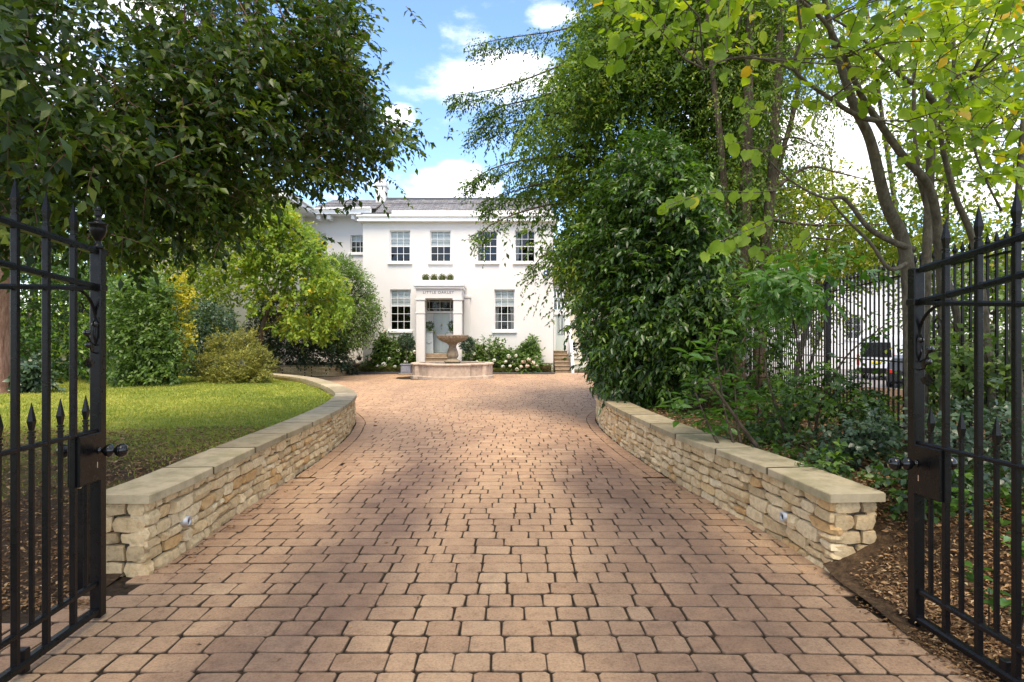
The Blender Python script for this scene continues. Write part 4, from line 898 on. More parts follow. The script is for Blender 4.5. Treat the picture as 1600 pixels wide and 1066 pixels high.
def loft(mb, secs):                                               # rings of equal length
    n = len(secs[0]); vs = [p for s in secs for p in s]; m_ = len(secs)
    mb.add(vs, [(i*n+k, i*n+(k+1) % n, (i+1)*n+(k+1) % n, (i+1)*n+k) for i in range(m_-1) for k in range(n)]+[tuple(range(n))[::-1], tuple(range((m_-1)*n, m_*n))])
def wheel(parent, x, y, z, r, w):
    mb = MB(); n = 18; vs = []
    for dx, q in ((-w/2, r*.6), (-w/2, r*.94), (-w*.3, r), (w*.3, r), (w/2, r*.94), (w/2, r*.6)):
        for k in range(n): t = 2*math.pi*k/n; vs.append((x+dx, y+q*math.cos(t), z+q*math.sin(t)))
    mb.add(vs, [(i*n+k, i*n+(k+1) % n, (i+1)*n+(k+1) % n, (i+1)*n+k) for i in range(5) for k in range(n)]); t = mb.build('wheel', M['tyre'], parent, True)
    mb = MB(); vs = [(x+s*w*.45, y+r*.6*math.cos(2*math.pi*k/n), z+r*.6*math.sin(2*math.pi*k/n)) for s in (-1, 1) for k in range(n)]; mb.add(vs, [tuple(range(n)), tuple(range(n, 2*n))]); mb.build('rim', M['chrome'], t)
def van():
    X, Y, Z = 19.25, 33.0, -.62; v = empty('van', (X, Y, Z), 'white van parked beyond the railings, seen from behind, red tail lights', 'van'); hw = .96
    def sec(y, zt, z0=.32, k=1.0, tumble=.10):
        w = hw*k; return [(X-w, Y+y, Z+z0), (X-w*1.0, Y+y, Z+1.05), (X-w*(1-tumble*.6), Y+y, Z+zt-.22), (X-w*(1-tumble*1.6), Y+y, Z+zt), (X+w*(1-tumble*1.6), Y+y, Z+zt), (X+w*(1-tumble*.6), Y+y, Z+zt-.22), (X+w, Y+y, Z+1.05), (X+w, Y+y, Z+z0)]
    mb = MB(); loft(mb, [sec(.02, 2.28, .38, .97), sec(.10, 2.38), sec(1.5, 2.42), sec(3.1, 2.36), sec(3.9, 1.30), sec(4.6, 1.12, .35, .93), sec(4.85, .9, .4, .85)]); mb.build('body', M['van_white'], v)
    mb = MB(); mb.add([(X-.74, Y+.005, Z+1.22), (X+.74, Y+.005, Z+1.22), (X+.68, Y+.01, Z+2.0), (X-.68, Y+.01, Z+2.0)], [(0, 1, 2, 3)]); mb.build('rear_window', M['car_glass'], v)
    for sg in (-1, 1):
        mb = MB(); xs = sorted((X+sg*.80, X+sg*.935)); mb.bbox(xs[0], xs[1], Y-.03, Y+.12, Z+.78, Z+1.36, .02); mb.build('tail_light', M['red_lens'], v)
        mb = MB(); a = X+sg*(hw-.03); mb.add([(a+sg*.022, Y+1.6, Z+1.2), (a+sg*.022, Y+2.9, Z+1.2), (a-sg*.03, Y+2.9, Z+1.8), (a-sg*.03, Y+1.6, Z+1.8)], [(0, 1, 2, 3)]); mb.build('side_window', M['car_glass'], v)
        for y in (.95, 3.8): wheel(v, X+sg*.80, Y+y, Z+.33, .33, .2)
    mb = MB(); mb.bbox(X-.94, X+.94, Y-.08, Y+.08, Z+.34, Z+.64, .04); mb.build('bumper', M['tyre'], v); mb = MB(); mb.bbox(X-.26, X+.26, Y-.012, Y+.01, Z+.88, Z+1.0, .004); mb.build('number_plate', M['plate'], v); v.rotation_euler = (0, 0, R(-46))
van()
def car():
    X, Y, Z = 17.15, 27.0, -.62; c = empty('car', (X, Y, Z), 'dark grey car parked in front of the white van, behind the railings', 'car'); hw = .88
    def sec(y, zt, z0, k, kt):
        w = hw*k; return [(X-w*.96, Y+y, Z+z0), (X-w, Y+y, Z+.55), (X-w*.97, Y+y, Z+min(zt, .92)), (X-w*kt, Y+y, Z+zt), (X+w*kt, Y+y, Z+zt), (X+w*.97, Y+y, Z+min(zt, .92)), (X+w, Y+y, Z+.55), (X+w*.96, Y+y, Z+z0)]
    mb = MB(); loft(mb, [sec(0, .75, .3, .88, .85), sec(.25, .94, .2, .97, .9), sec(.6, 1.30, .2, 1, .76), sec(1.4, 1.44, .2, 1, .72), sec(2.2, 1.40, .2, 1, .74), sec(2.95, .98, .2, 1, .88), sec(3.8, .84, .22, .97, .85), sec(4.1, .62, .3, .85, .8)]); mb.build('body', M['car_grey'], c)
    mb = MB(); mb.add([(X-.62, Y+.30, Z+.99), (X+.62, Y+.30, Z+.99), (X+.56, Y+.57, Z+1.28), (X-.56, Y+.57, Z+1.28)], [(0, 1, 2, 3)]); mb.build('rear_window', M['car_glass'], c)
    for sg in (-1, 1):
        mb = MB(); xs = sorted((X+sg*.60, X+sg*.80)); mb.bbox(xs[0], xs[1], Y-.02, Y+.16, Z+.66, Z+.82, .02); mb.build('tail_light', M['red_lens'], c)
        for y in (.75, 3.3): wheel(c, X+sg*.80, Y+y, Z+.31, .31, .19)
    mb = MB(); mb.bbox(X-.26, X+.26, Y-.03, Y+.0, Z+.45, Z+.56, .004); mb.build('number_plate', M['white_paint'], c); c.rotation_euler = (0, 0, R(-38))
car()

# ------------------------------------------------------------------ plants
TPL = {
 'lance': (np.array([(0,0,0), (-.5,.42,.09), (0,.46,-.02), (.5,.42,.09), (0,1,-.13)], float), np.array([(0,2,1), (0,3,2), (1,2,4), (2,3,4)])),
 'quad': (np.array([(0,0,0), (-.5,.46,.08), (.5,.46,.08), (0,1,-.08)], float), np.array([(0,2,1), (1,2,3)])),
 'long': (np.array([(0,0,0), (-.36,.22,.05), (0,.25,-.02), (.36,.22,.05), (-.5,.55,.03), (0,.58,-.08), (.5,.55,.03), (-.25,.86,-.10), (.25,.86,-.10), (0,1,-.20)], float),
          np.array([(0,2,1), (0,3,2), (1,2,5), (1,5,4), (2,3,6), (2,6,5), (4,5,7), (5,6,8), (5,8,7), (7,8,9)])),
 'round': (np.array([(0,.50,-.09), (0,.04,0), (-.24,-.03,.05), (-.47,.25,.10), (-.46,.55,.04), (-.30,.80,-.06), (0,1,-.20), (.27,.82,-.02), (.50,.58,.09), (.46,.27,.04), (.26,-.02,.08)], float),
           np.array([(0, i, i+1) for i in range(1, 10)]+[(0, 10, 1)])),
}
UNIT = {}
def unit(v): return v/(np.linalg.norm(v, axis=-1, keepdims=True)+1e-9)
def leaf_frames(dr, nr):
    dr = unit(dr); x = unit(np.cross(dr, nr)); return x, dr, np.cross(x, dr)
def leaf_mesh(name, pos, dr, nr, L, asp, tpl, tint):
    V0, T0 = TPL[tpl]; x, y, n = leaf_frames(dr, nr); k = len(V0)
    V = pos[:, None, :]+L[:, None, None]*(asp*V0[None, :, 0, None]*x[:, None]+V0[None, :, 1, None]*y[:, None]+V0[None, :, 2, None]*n[:, None])
    T = (np.arange(len(pos))*k)[:, None, None]+T0[None]
    return np_mesh(name, V.reshape(-1, 3), T.reshape(-1, 3), np.repeat(tint, k))
class Plant:
    def __init__(s, name, label, cat, base, seed, group=None):
        s.root = empty(name, tuple(float(q) for q in base), label, cat, group); s.rng = np.random.default_rng(seed)
        s.lv = []; s.wood = MB(); s.limbs = MB()
    def sample(s, poly, D, T, n, clump_r, per, soft=.12, front=1.3, noise=None, zmin=None):
        """anchors in clumps inside the outline poly (photo pixels, as seen from the camera) spread over depth D-T .. D+T"""
        rng = s.rng; poly = np.array(poly, float); lo, hi = poly.min(0), poly.max(0); C = []
        while len(C) < n:
            q = rng.uniform(lo, hi, (n*3, 2)); q = q[inpoly(q, poly)]
            if noise is not None: q = q[rng.random(len(q)) < noise(q[:, 0], q[:, 1])]
            C += q.tolist()
        C = np.array(C[:n]); Dv = D(C[:, 0], C[:, 1]) if callable(D) else np.full(n, float(D)); d = Dv-T+2*T*rng.random(n)**front
        W = np.stack([(C[:, 0]-800)*d/FPX, d, HCAM+(533-C[:, 1])*d/FPX], 1)
        A = np.repeat(W, per, 0)+rng.normal(0, 1, (n*per, 3))*clump_r*np.array([1, 1, .75]); tb = np.repeat(rng.normal(0, .2, n), per)
        px = np.stack([800+A[:, 0]*FPX/A[:, 1], 533-(A[:, 2]-HCAM)*FPX/A[:, 1]], 1)
        keep = (inpoly(px, poly) | (rng.random(len(A)) < soft)) & (A[:, 1] > 1.5)
        if zmin is not None: keep &= A[:, 2] > zmin
        s.cent = W.mean(0); s.clumps = W
        return A[keep], tb[keep]
    def twigs(s, A, tb, k, ln, L, asp=.42, tpl='quad', droop=.3, out=.6, tint=.45, tvar=.16, nvar=.5, sticks=0.0, ldroop=None, dirs=None, face=(0, 0, 1)):
        rng = s.rng; N = len(A); ldroop = droop if ldroop is None else ldroop
        o = unit(A-s.cent); t = unit(o*out+rng.normal(0, .55, (N, 3))+np.array((0, 0, -droop*.6))) if dirs is None else dirs
        b = unit(np.cross(t, np.array((0, 0, 1.))+rng.normal(0, .2, (N, 3)))); ln_ = ln*rng.uniform(.6, 1.3, N)
        for j in range(k):
            f = (j+.6)/k; p = A+t*(ln_*f)[:, None]; p[:, 2] -= droop*ln_*f*f*.6
            sg = (1 if j % 2 else -1) if j < k-1 else 0
            d = unit(t*.65+b*sg*.8+rng.normal(0, .32, (N, 3))+np.array((0, 0, -ldroop)))
            n = unit(np.array(face)+o*.25+rng.normal(0, nvar, (N, 3)))
            s.lv.append((p, d, n, L*rng.uniform(.6, 1.25, N), np.clip(tint+tb+rng.normal(0, tvar, N), 0.01, .99), asp, tpl))
        if sticks > 0:
            for i in np.nonzero(rng.random(N) < sticks)[0]:
                e = t[i]*ln_[i]; dz = np.array((0, 0, -droop*ln_[i]*.6)); s.limbs.tube([A[i], A[i]+e*.5+dz*.25, A[i]+e*.9+dz*.8], [.004, .003, .0015], 3, False)
    def leaf(s, p, d, n, L, tint, asp, tpl):
        s.lv.append((np.array([p], float), np.array([d], float), np.array([n], float), np.array([L], float), np.array([tint], float), asp, tpl))
    def grow(s, trunk, radii, targets, rtip=.006, k=.022, sag=.12, sides=6):
        rng = s.rng; tp = np.array(trunk, float); tr = np.interp(np.linspace(0, 1, len(tp)), np.linspace(0, 1, len(radii)), radii)
        if len(tp) > 2: q = spline(np.c_[tp, tr], 5)
        else: q = np.array([np.r_[tp[0]+(tp[1]-tp[0])*u, tr[0]+(tr[1]-tr[0])*u] for u in np.linspace(0, 1, 8)])
        s.wood.tube(list(q[:, :3]), list(np.maximum(q[:, 3], .004)), 10 if q[0, 3] > .06 else 6)
        nodes = q[len(q)//5:, :3]; nr = q[len(q)//5:, 3]
        if targets is None or len(targets) == 0: return
        T = np.array(targets); d0 = np.array([np.linalg.norm(nodes-t, axis=1).min() for t in T])
        for i in np.argsort(d0):
            t = T[i]; dd = np.linalg.norm(nodes-t, axis=1)+.6*np.maximum(0, nodes[:, 2]-t[2]); j = int(np.argmin(dd+(nr < rtip*1.5)*99)); p = nodes[j]; L = np.linalg.norm(t-p)
            if L < .08: continue
            r0 = min(nr[j]*.7, rtip+k*L); f = np.linspace(0, 1, 6)[:, None]; w = p+(t-p)*f; w[1:-1] += rng.normal(0, .045*L, (4, 3)); w[:, 2] += (sag*L*4*f*(1-f)*.5)[:, 0]
            rr = np.linspace(r0, rtip, 6); s.limbs.tube(list(w), list(rr), sides if r0 > .02 else 4, False); nodes = np.vstack([nodes, w[1:]]); nr = np.concatenate([nr, rr[1:]])
    def stems(s, lines, radii, sides=8):
        for l, r in zip(lines, radii):
            q = spline(l, 5); r = np.interp(np.linspace(0, 1, len(q)), np.linspace(0, 1, len(r)), r); s.wood.tube(list(q), list(r), sides)
    def done(s, mat, bark='bark', nobj=0, crown='crown', trunk='trunk', minpx=8.0):
        if s.wood.v: s.wood.build(trunk, M[bark], s.root, True)
        if s.limbs.v: s.limbs.build('branches', M[bark if bark != 'twig' else 'twig'], s.root, True, 'stuff')
        groups = {}
        for g in s.lv: groups.setdefault((g[5], g[6]), []).append(g)
        allp = []
        for key, gs in groups.items():
            arr = [np.concatenate([g[i] for g in gs]) for i in range(5)]; px = arr[3]*FPX/np.maximum(arr[0][:, 1], .5)
            sx = arr[0][:, 0]*FPX/arr[0][:, 1]; sy = (arr[0][:, 2]-HCAM)*FPX/arr[0][:, 1]; vis = (np.abs(sx) < 800) & (np.abs(sy) < 533) & (arr[0][:, 1] > 1)
            _, y_, n_ = leaf_frames(arr[1], arr[2]); v = unit(arr[0]-np.array((0, 0, HCAM))); face = .25+np.abs((n_*v).sum(1))
            # leaves on the camera side of their neighbours show most
            grid = np.floor(np.stack([sx, sy], 1)/7).astype(int); order = np.argsort(arr[0][:, 1]); first = np.zeros(len(sx), bool); seen = set()
            for i in order:
                if vis[i]:
                    c = (grid[i, 0], grid[i, 1])
                    if c not in seen: seen.add(c); first[i] = True
            allp.append((key, arr, px*face*np.where(first, 1, .45), vis, px))
        if nobj:
            sc = np.concatenate([np.where(v & (p > minpx), q, 0) for _, _, q, v, p in allp]); cut = np.sort(sc)[-nobj] if len(sc) > nobj else 0; cut = max(cut, 1e-6)
        for (asp, tpl), arr, q, v, p in allp:
            if nobj:
                pick = v & (p > minpx) & (q >= cut); uk = (asp, tpl, mat)
                if pick.any() and uk not in UNIT:
                    V0, T0 = TPL[tpl]; me = np_mesh('leaf', V0*np.array([asp, 1, 1]), T0); me.materials.append(M[mat]); UNIT[uk] = me
                x, y, n = leaf_frames(arr[1], arr[2]); inv = Matrix.Translation(-Vector(s.root.location))
                for i in np.nonzero(pick)[0]:
                    o = bpy.data.objects.new('leaf', UNIT[uk]); COL.objects.link(o); o.parent = s.root; o.matrix_parent_inverse = inv; l = arr[3][i]
                    m = np.eye(4); m[:3, 0], m[:3, 1], m[:3, 2], m[:3, 3] = x[i]*l, y[i]*l, n[i]*l, arr[0][i]; o.matrix_basis = Matrix(m.tolist()); o['tint'] = float(arr[4][i])
                arr = [a[~pick] for a in arr]
            if len(arr[0]): link(crown, leaf_mesh(crown, *arr[:4], asp, tpl, arr[4]), M[mat], s.root, 'stuff')
        return s.root
def pp(l, D):                                                     # photo-pixel polyline (x, y[, depth]) -> points
    return [P(q[0], q[1], q[2] if len(q) > 2 else D) for q in l]
def pick(rng, A, n): return A[rng.choice(len(A), min(n, len(A)), False)]
def gnoise(f, seed):                                              # cheap smooth noise on the outline plane, for holes between clumps
    r = np.random.default_rng(seed); K = r.normal(0, f, (7, 2)); ph = r.uniform(0, 6.28, 7)
    return lambda x, y: np.clip(.66+.30*sum(np.sin(K[i, 0]*x+K[i, 1]*y+ph[i]) for i in range(7))/1.6, .03, 1)
def shrub(name, label, poly, D, T, n, L, mat, seed, base=None, clump=.18, per=9, k=6, ln=.16, asp=.45, tpl='quad', droop=.15, tint=.45, nobj=0, cat='shrub', bark='twig', ntar=14, soft=.1, zmin=None, group=None, r0=.03, noise=None, out=.7, nvar=.5, ldroop=None):
    poly = np.array(poly, float); bx = base[0] if base else poly[:, 0].mean(); dc = D if not callable(D) else float(D(np.array([bx]), np.array([poly[:, 1].max()]))[0])
    gz = base[1] if base and base[1] is not None else None
    X = (bx-800)*dc/FPX
    if gz is None: gz = float(lawn_z(X, dc)) if X < -2 else float(bed_z(X, dc)) if X > 1.3 and dc < 25 else 0.0
    p = Plant(name, label, cat, (X, dc, gz), seed, group); A, tb = p.sample(poly, D, T, int(n*1.9), clump, int(per*1.25), soft, 1.2, noise, zmin if zmin is not None else gz+.02)
    p.twigs(A, tb, k, ln, L*1.08, asp*1.2, tpl, droop, out, tint, nvar=nvar, ldroop=ldroop)
    c = p.cent; tg = pick(p.rng, A, ntar); p.grow([(X, dc, gz-.05), (X+.3*(c[0]-X), dc+.3*(c[1]-dc), gz+.35*(c[2]-gz)), tuple(c)], [r0, r0*.75, r0*.4], tg, .004, .012)
    return p.done(mat, bark, nobj, 'foliage', 'stem')

def left_plants():
    # the big evergreen whose boughs hang over the lawn
    tx, ty = -10.55, 12.6; gz = float(lawn_z(tx, ty)); p = Plant('evergreen_tree', 'dark evergreen tree whose low boughs overhang the lawn gate', 'tree', (tx, ty, gz), 21)
    D = lambda x, y: np.clip(4.3+3.9*np.clip(x, -400, 660)/650+.0022*np.clip(y, 0, 430), 3.4, 9)
    vis = [(-60, -60), (552, -60), (553, 40), (560, 110), (588, 180), (640, 210), (632, 228), (594, 248), (556, 278), (515, 292), (470, 280), (440, 300), (405, 322), (375, 365), (325, 392), (270, 388), (215, 385), (170, 405), (120, 390), (60, 380), (-60, 390)]
    A, tb = p.sample(vis, D, 1.2, 600, .28, 11, .10, 1.0, gnoise(.012, 4)); c1 = p.clumps
    p.cent = np.array((-4.5, 8.0, 3.4)); p.twigs(A, tb, 8, .30, .094, .54, 'lance', .38, .5, .40, sticks=.5, nvar=.55)
    top = [(-900, -60), (548, -60), (470, -180), (250, -330), (-900, -330)]; B, tb2 = p.sample(top, D, 1.6, 190, .40, 8, .2, 1.0); c2 = p.clumps
    p.cent = np.array((-4.5, 8.0, 3.4)); p.twigs(B, tb2, 7, .36, .12, .42, 'quad', .4, .5, .4)
    side = [(-700, -60), (-60, -60), (-60, 350), (-700, 330)]; E, tb3 = p.sample(side, 4.6, 1.3, 110, .4, 8, .3); c3 = p.clumps; p.cent = np.array((-4.5, 8.0, 3.4)); p.twigs(E, tb3, 7, .36, .12, .42, 'quad', .4, .5, .4)
    q = p.rng.random((170, 3)); F = np.stack([-4.2+4.0*q[:, 0], -2.8+5.0*q[:, 1], 4.4+2.8*q[:, 2]], 1); F = np.repeat(F, 5, 0)+p.rng.normal(0, .34, (850, 3)); F = F[F[:, 2]-HCAM > .66*F[:, 1]]; p.twigs(F, p.rng.normal(0, .1, len(F)), 7, .40, .12, .5, 'quad', .4, .5, .4, nvar=.4)  # unseen overhead boughs, added to shade the near drive
    p.grow([(tx, ty, gz-.3), (tx-.02, ty, gz+.5), (tx+.1, ty-.1, 2.4), (tx+.6, ty-.6, 4.6), (tx+1.6, ty-1.5, 6.4), (tx+2.6, ty-2.2, 8.2)], [.62, .47, .40, .32, .24, .10], np.vstack([pick(p.rng, c1, 90), pick(p.rng, c2, 25), pick(p.rng, c3, 12), pick(p.rng, F, 14)]), .006, .017, .10)
    p.done('leaf_evergreen', 'bark_red', 300)
    # trees behind the lawn
    for poly, D, sd, mat, lab, base in (([(-120, 260), (60, 190), (190, 220), (215, 420), (180, 520), (-120, 520)], 25, 31, 'leaf_wood', 'yellow-green broadleaf tree behind the lawn, seen between the gate bars', (40, 0)),
                                        ([(180, 230), (300, 200), (410, 270), (430, 400), (390, 520), (230, 540), (180, 420)], 24, 32, 'leaf_wood', 'yellow-green broadleaf tree behind the olive shrub', (300, 0)),
                                        ([(-700, 100), (-150, 60), (-60, 300), (-100, 560), (-700, 560)], 22, 33, 'leaf_shrub', 'dense green tree at the outer end of the lawn', (-380, 0))):
        p = Plant('broadleaf_tree', lab, 'tree', ((base[0]-800)*D/FPX, D, .3), sd); A, tb = p.sample(poly, D, 2.0, 330, .55, 11, .15, 1.1, gnoise(.02, sd)); p.twigs(A, tb, 7, .5, .15, .6, 'quad', .3, .6, .5)
        b = np.array(((base[0]-800)*D/FPX, D, .2)); c = p.cent; p.grow([b, b*.6+c*.4, c], [.22, .16, .07], pick(p.rng, p.clumps, 40), .012, .03); p.done(mat, 'bark')
    # shrubs round the lawn edge
    shrub('laurel_shrub', 'tall dark glossy laurel shrub behind the urn-topped gate bars', [(-200, 604), (-200, 380), (60, 385), (175, 425), (188, 520), (182, 604)], 16.6, .9, 130, .13, 'leaf_laurel', 41, (10, None), .26, 10, 6, .3, .42, 'quad', .25, .42, nobj=0)
    shrub('spreading_shrub', 'mid green spreading shrub on the far lawn edge with layered sprays', [(176, 602), (172, 455), (215, 425), (268, 445), (284, 520), (268, 600)], 15.4, .8, 120, .105, 'leaf_garden', 42, (225, None), .20, 10, 7, .25, .42, 'quad', .2, .5)
    shrub('golden_shrub', 'bright golden-leaved shrub edging the green spreading shrub', [(262, 440), (284, 430), (300, 470), (298, 540), (282, 575), (270, 600), (256, 600), (262, 545), (272, 500)], 15.6, .35, 26, .075, 'leaf_gold', 43, (276, None), .13, 9, 6, .18, .5, 'quad', .1, .5, ntar=20)
    shrub('bluegreen_shrub', 'dark blue-green rounded shrub between golden and olive shrubs', [(282, 592), (288, 525), (305, 480), (330, 470), (358, 490), (372, 530), (350, 592)], 19.5, .8, 90, .09, 'leaf_bluegreen', 44, (322, None), .2, 10, 6, .22, .42, 'quad', .15, .45)
    D = 16.4; p = Plant('olive_shrub', 'low mounded olive-green shrub at the lawn wall bend', 'shrub', ((368-800)*D/FPX, D, float(lawn_z(-7.2, D))), 45); sA = []
    for q, (mx, my, rx, ry, dd) in enumerate(((330, 575, 26, 24, -.3), (352, 540, 27, 24, .2), (385, 535, 24, 20, .3), (378, 570, 30, 24, -.5), (408, 568, 20, 26, -.2), (345, 590, 30, 14, -.7), (398, 588, 26, 12, -.6))):
        w = np.linspace(0, 6.28, 14)[:-1]; A, tb = p.sample([(mx+rx*math.cos(t)*p.rng.uniform(.8, 1.1), my+ry*math.sin(t)*p.rng.uniform(.8, 1.1)) for t in w], D+dd, .32, 46, .10, 12, .12, 1.0, None, float(p.root.location.z)+.02); c = p.cent.copy(); p.twigs(A, tb+p.rng.normal(0, .12), 7, .13, .052, .55, 'quad', -.1, .8, .5); sA.append(p.clumps)
    b = np.array(p.root.location); p.cent = b+np.array((0, 0, .4)); p.grow([b, b+np.array((.05, 0, .25)), b+np.array((0, 0, .5))], [.05, .04, .02], pick(p.rng, np.vstack(sA), 30), .004, .012); p.done('leaf_olive', 'twig', 0, 'foliage', 'stem')
    shrub('groundcover_clump', 'low clump of blue-green leaves beside the big tree trunk', [(18, 606), (22, 575), (45, 565), (75, 580), (80, 606)], 13.0, .4, 26, .12, 'leaf_bluegreen', 46, (48, None), .12, 8, 6, .16, .5, 'quad', .2, .6, cat='plant')
    # ornamental trees in front of the left wing
    D = 23.0; p = Plant('acer_tree', 'yellow-green autumn acer tree in front of the left wing', 'tree', ((405-800)*D/FPX, D, .35), 51)
    A, tb = p.sample([(395, 500), (372, 420), (392, 350), (430, 330), (452, 322), (470, 345), (500, 372), (512, 405), (538, 440), (548, 480), (536, 512), (505, 530), (450, 520)], D, 1.3, 260, .25, 11, .12, 1.1, gnoise(.03, 51)); p.twigs(A, tb, 7, .3, .14, .65, 'quad', .35, .6, .42, tvar=.16)
    b = P(405, 580, D); b[2] = .2; p.grow([b, P(408, 520, D), P(430, 450, D), P(450, 380, D)], [.12, .09, .06, .03], pick(p.rng, p.clumps, 50), .008, .02); p.done('leaf_acer', 'bark')
    shrub('loose_shrub', 'airy green shrub with feathery shoots against the white corner', [(492, 520), (480, 460), (500, 420), (520, 402), (548, 408), (566, 430), (584, 460), (592, 495), (580, 528), (545, 545), (510, 545)], 26.6, .8, 230, .095, 'leaf_garden', 52, (528, .3), .24, 10, 7, .34, .38, 'quad', .15, .6, cat='shrub', out=.9, ntar=30)
    shrub('camellia_shrub', 'dense dark evergreen shrub above the distant curved wall', [(385, 575), (388, 500), (410, 450), (455, 450), (500, 480), (530, 505), (546, 545), (545, 590), (520, 592), (508, 572)], 26.3, .7, 200, .10, 'leaf_bluegreen', 53, (480, .3), .22, 10, 6, .22, .45, 'quad', .25, .35)
    D = 33; p = Plant('conifer_tree', 'feathery green conifer behind the acer, below the boughs', 'tree', ((416-800)*D/FPX, D, .2), 54); A, tb = p.sample([(388, 460), (394, 370), (404, 320), (416, 285), (432, 320), (446, 370), (450, 460)], D, 1.0, 190, .3, 10, .15); p.twigs(A, tb, 10, .45, .13, .3, 'quad', .1, .8, .6, ldroop=0)
    b = P(416, 560, D); p.grow([b, P(414, 420, D), P(416, 300, D)], [.22, .14, .03], pick(p.rng, p.clumps, 20), .01, .02); p.done('leaf_shrub', 'bark_red')
    shrub('low_plant', 'small dark bronze plant at the foot of the white wing wall', [(545, 586), (543, 570), (552, 560), (558, 572), (558, 586)], 26.9, .3, 14, .07, 'leaf_bluegreen', 55, (551, 0.0), .1, 8, 5, .12, .4, 'quad', .1, .1, cat='plant')
    shrub('evergreen_shrub', 'dark evergreen mass at the back of the lawn behind the laurel', [(-300, 600), (-300, 250), (60, 240), (185, 330), (200, 470), (190, 600)], 19.5, 1.0, 150, .15, 'leaf_laurel', 57, (60, None), .35, 10, 6, .4, .45, 'quad', .3, .35)
left_plants()

def front_plants():
    rng = np.random.default_rng(9)
    def hydrangea(label, poly, seed, blooms, D=28.15, base=None, tint=.5, size=.105):
        r = shrub('hydrangea', label, poly, D, .34, 34, size, 'leaf_garden', seed, (base or np.mean([q[0] for q in poly]), 0.0), .16, 8, 6, .2, .55, 'quad', .2, tint, cat='hydrangea', group='hydrangeas along the house front', ntar=16)
        for bx, by, br, ti in blooms:                             # flower heads made of many small florets
            c = P(bx, by, D-.62); rr = 1.2*br*D/FPX; n = 60; v = rng.normal(0, 1, (n, 3)); v = unit(v); pos = c+v*rr*np.array([1, 1, .85]); dr = unit(np.cross(v, rng.normal(0, 1, (n, 3))))
            me = leaf_mesh('flower_head', pos-dr*rr*.25, dr, v, np.full(n, rr*.55), .9, 'quad', np.clip(rng.normal(ti, .12, n), 0, 1)); link('flower_head', me, M['bloom_white'], r)
    hydrangea('low white hydrangea left of the potted bay tree', [(568, 584), (568, 566), (582, 556), (604, 553), (624, 560), (632, 584)], 61, [(600, 569.5, 3.4, .6), (578, 561, 2.4, .97), (617, 573, 2.2, .4), (590, 572, 2, .5), (608, 560, 2, .35)])
    hydrangea('tall slender shrub below the left window sill', [(588, 562), (586, 540), (593, 528), (599, 518), (606, 526), (610, 545), (606, 562)], 62, [(601, 516, 1.6, .9)], 28.45, 598, .4)
    hydrangea('leafy hydrangea beside the left portico column', [(610, 565), (612, 540), (622, 528), (640, 528), (652, 545), (652, 580), (630, 580)], 63, [(648, 550, 2.6, .8), (622, 548, 2, .4), (634, 566, 2.5, .35), (646, 572, 2, .5)], 28.35)
    hydrangea('hydrangea with greenish white heads right of the fountain', [(722, 582), (720, 555), (728, 534), (742, 530), (752, 545), (752, 582)], 64, [(728, 549, 2.5, .35), (735, 547, 2.6, .4), (741, 553, 2.3, .4), (737, 534, 2, .85), (745, 565, 2, .4), (724, 556, 2, .35)])
    hydrangea('tall bushy hydrangea left of the right window sill', [(748, 582), (746, 550), (756, 532), (772, 527), (786, 536), (792, 560), (790, 582)], 65, [(760, 545, 2, .5), (781, 535, 1.8, .8), (772, 563, 2.4, .4), (758, 572, 2, .6), (786, 573, 2.6, .5)])
    hydrangea('hydrangea with white heads under the right window', [(784, 582), (786, 556), (798, 546), (812, 552), (820, 568), (816, 584)], 66, [(795, 557, 3, .62), (806, 556, 2.2, .5), (790, 565, 2.3, .45), (808, 577, 2.6, .66), (797, 572, 2, .5)], 27.95)
    hydrangea('hydrangea with pinkish fading heads near the house corner', [(808, 582), (810, 562), (822, 555), (838, 558), (846, 570), (840, 582)], 67, [(818, 565, 3, .97), (826, 562, 2.8, .99), (833, 567, 3, .95), (824, 572, 2.8, .98), (814, 573, 2.4, .9), (839, 572, 2.2, .95)], 27.9)
    hydrangea('tall shoot of shrub rising against the right wall', [(808, 565), (812, 545), (824, 532), (834, 526), (840, 545), (838, 562)], 68, [(838, 558, 2, .9)], 28.4, 824, .45)
    # clipped box edging
    def hedge(label, x0, x1, y0, y1, z1, seed):
        p = Plant('box_hedge', label, 'hedge', ((x0+x1)/2, y0, 0), seed); n = int(1500*(x1-x0)*(.5+z1)); r = p.rng; A = np.stack([r.uniform(x0, x1, n), r.uniform(y0, y1, n), r.uniform(.02, z1, n)], 1); e = r.integers(0, 3, n)
        A[e == 0, 1] = y0; A[e == 1, 2] = z1; p.cent = A.mean(0); p.twigs(A, r.normal(0, .08, n), 3, .04, .035, .6, 'quad', .0, .8, .45); p.wood.bbox(x0+.06, x1-.06, y0+.06, y1-.02, 0, z1-.06, .02); p.done('leaf_box', 'soil', 0, 'foliage', 'inner_mass')
    hedge('low dark clipped box edging left of the portico', -6.75, -4.75, 27.5, 27.85, .30, 71); hedge('low dark clipped box edging right of the fountain', -1.3, 1.0, 27.4, 27.72, .22, 72); hedge('square clipped box hedge at the right corner of the house front', .72, 1.82, 27.75, 28.4, .42, 73)
    mb = MB(); mb.bbox(-6.8, -4.3, 27.36, 27.44, -.01, .09, .01); mb.bbox(-1.6, 1.88, 27.28, 27.36, -.01, .07, .01); mb.build('bed_edging', M['lead_flash'], kind='structure')
    mb = MB(); mb.box(-6.85, -4.3, 27.44, 28.79, -.05, .05); mb.box(-2.2, 1.88, 27.36, 28.79, -.05, .045); mb.build('flower_bed', M['soil'], kind='structure')
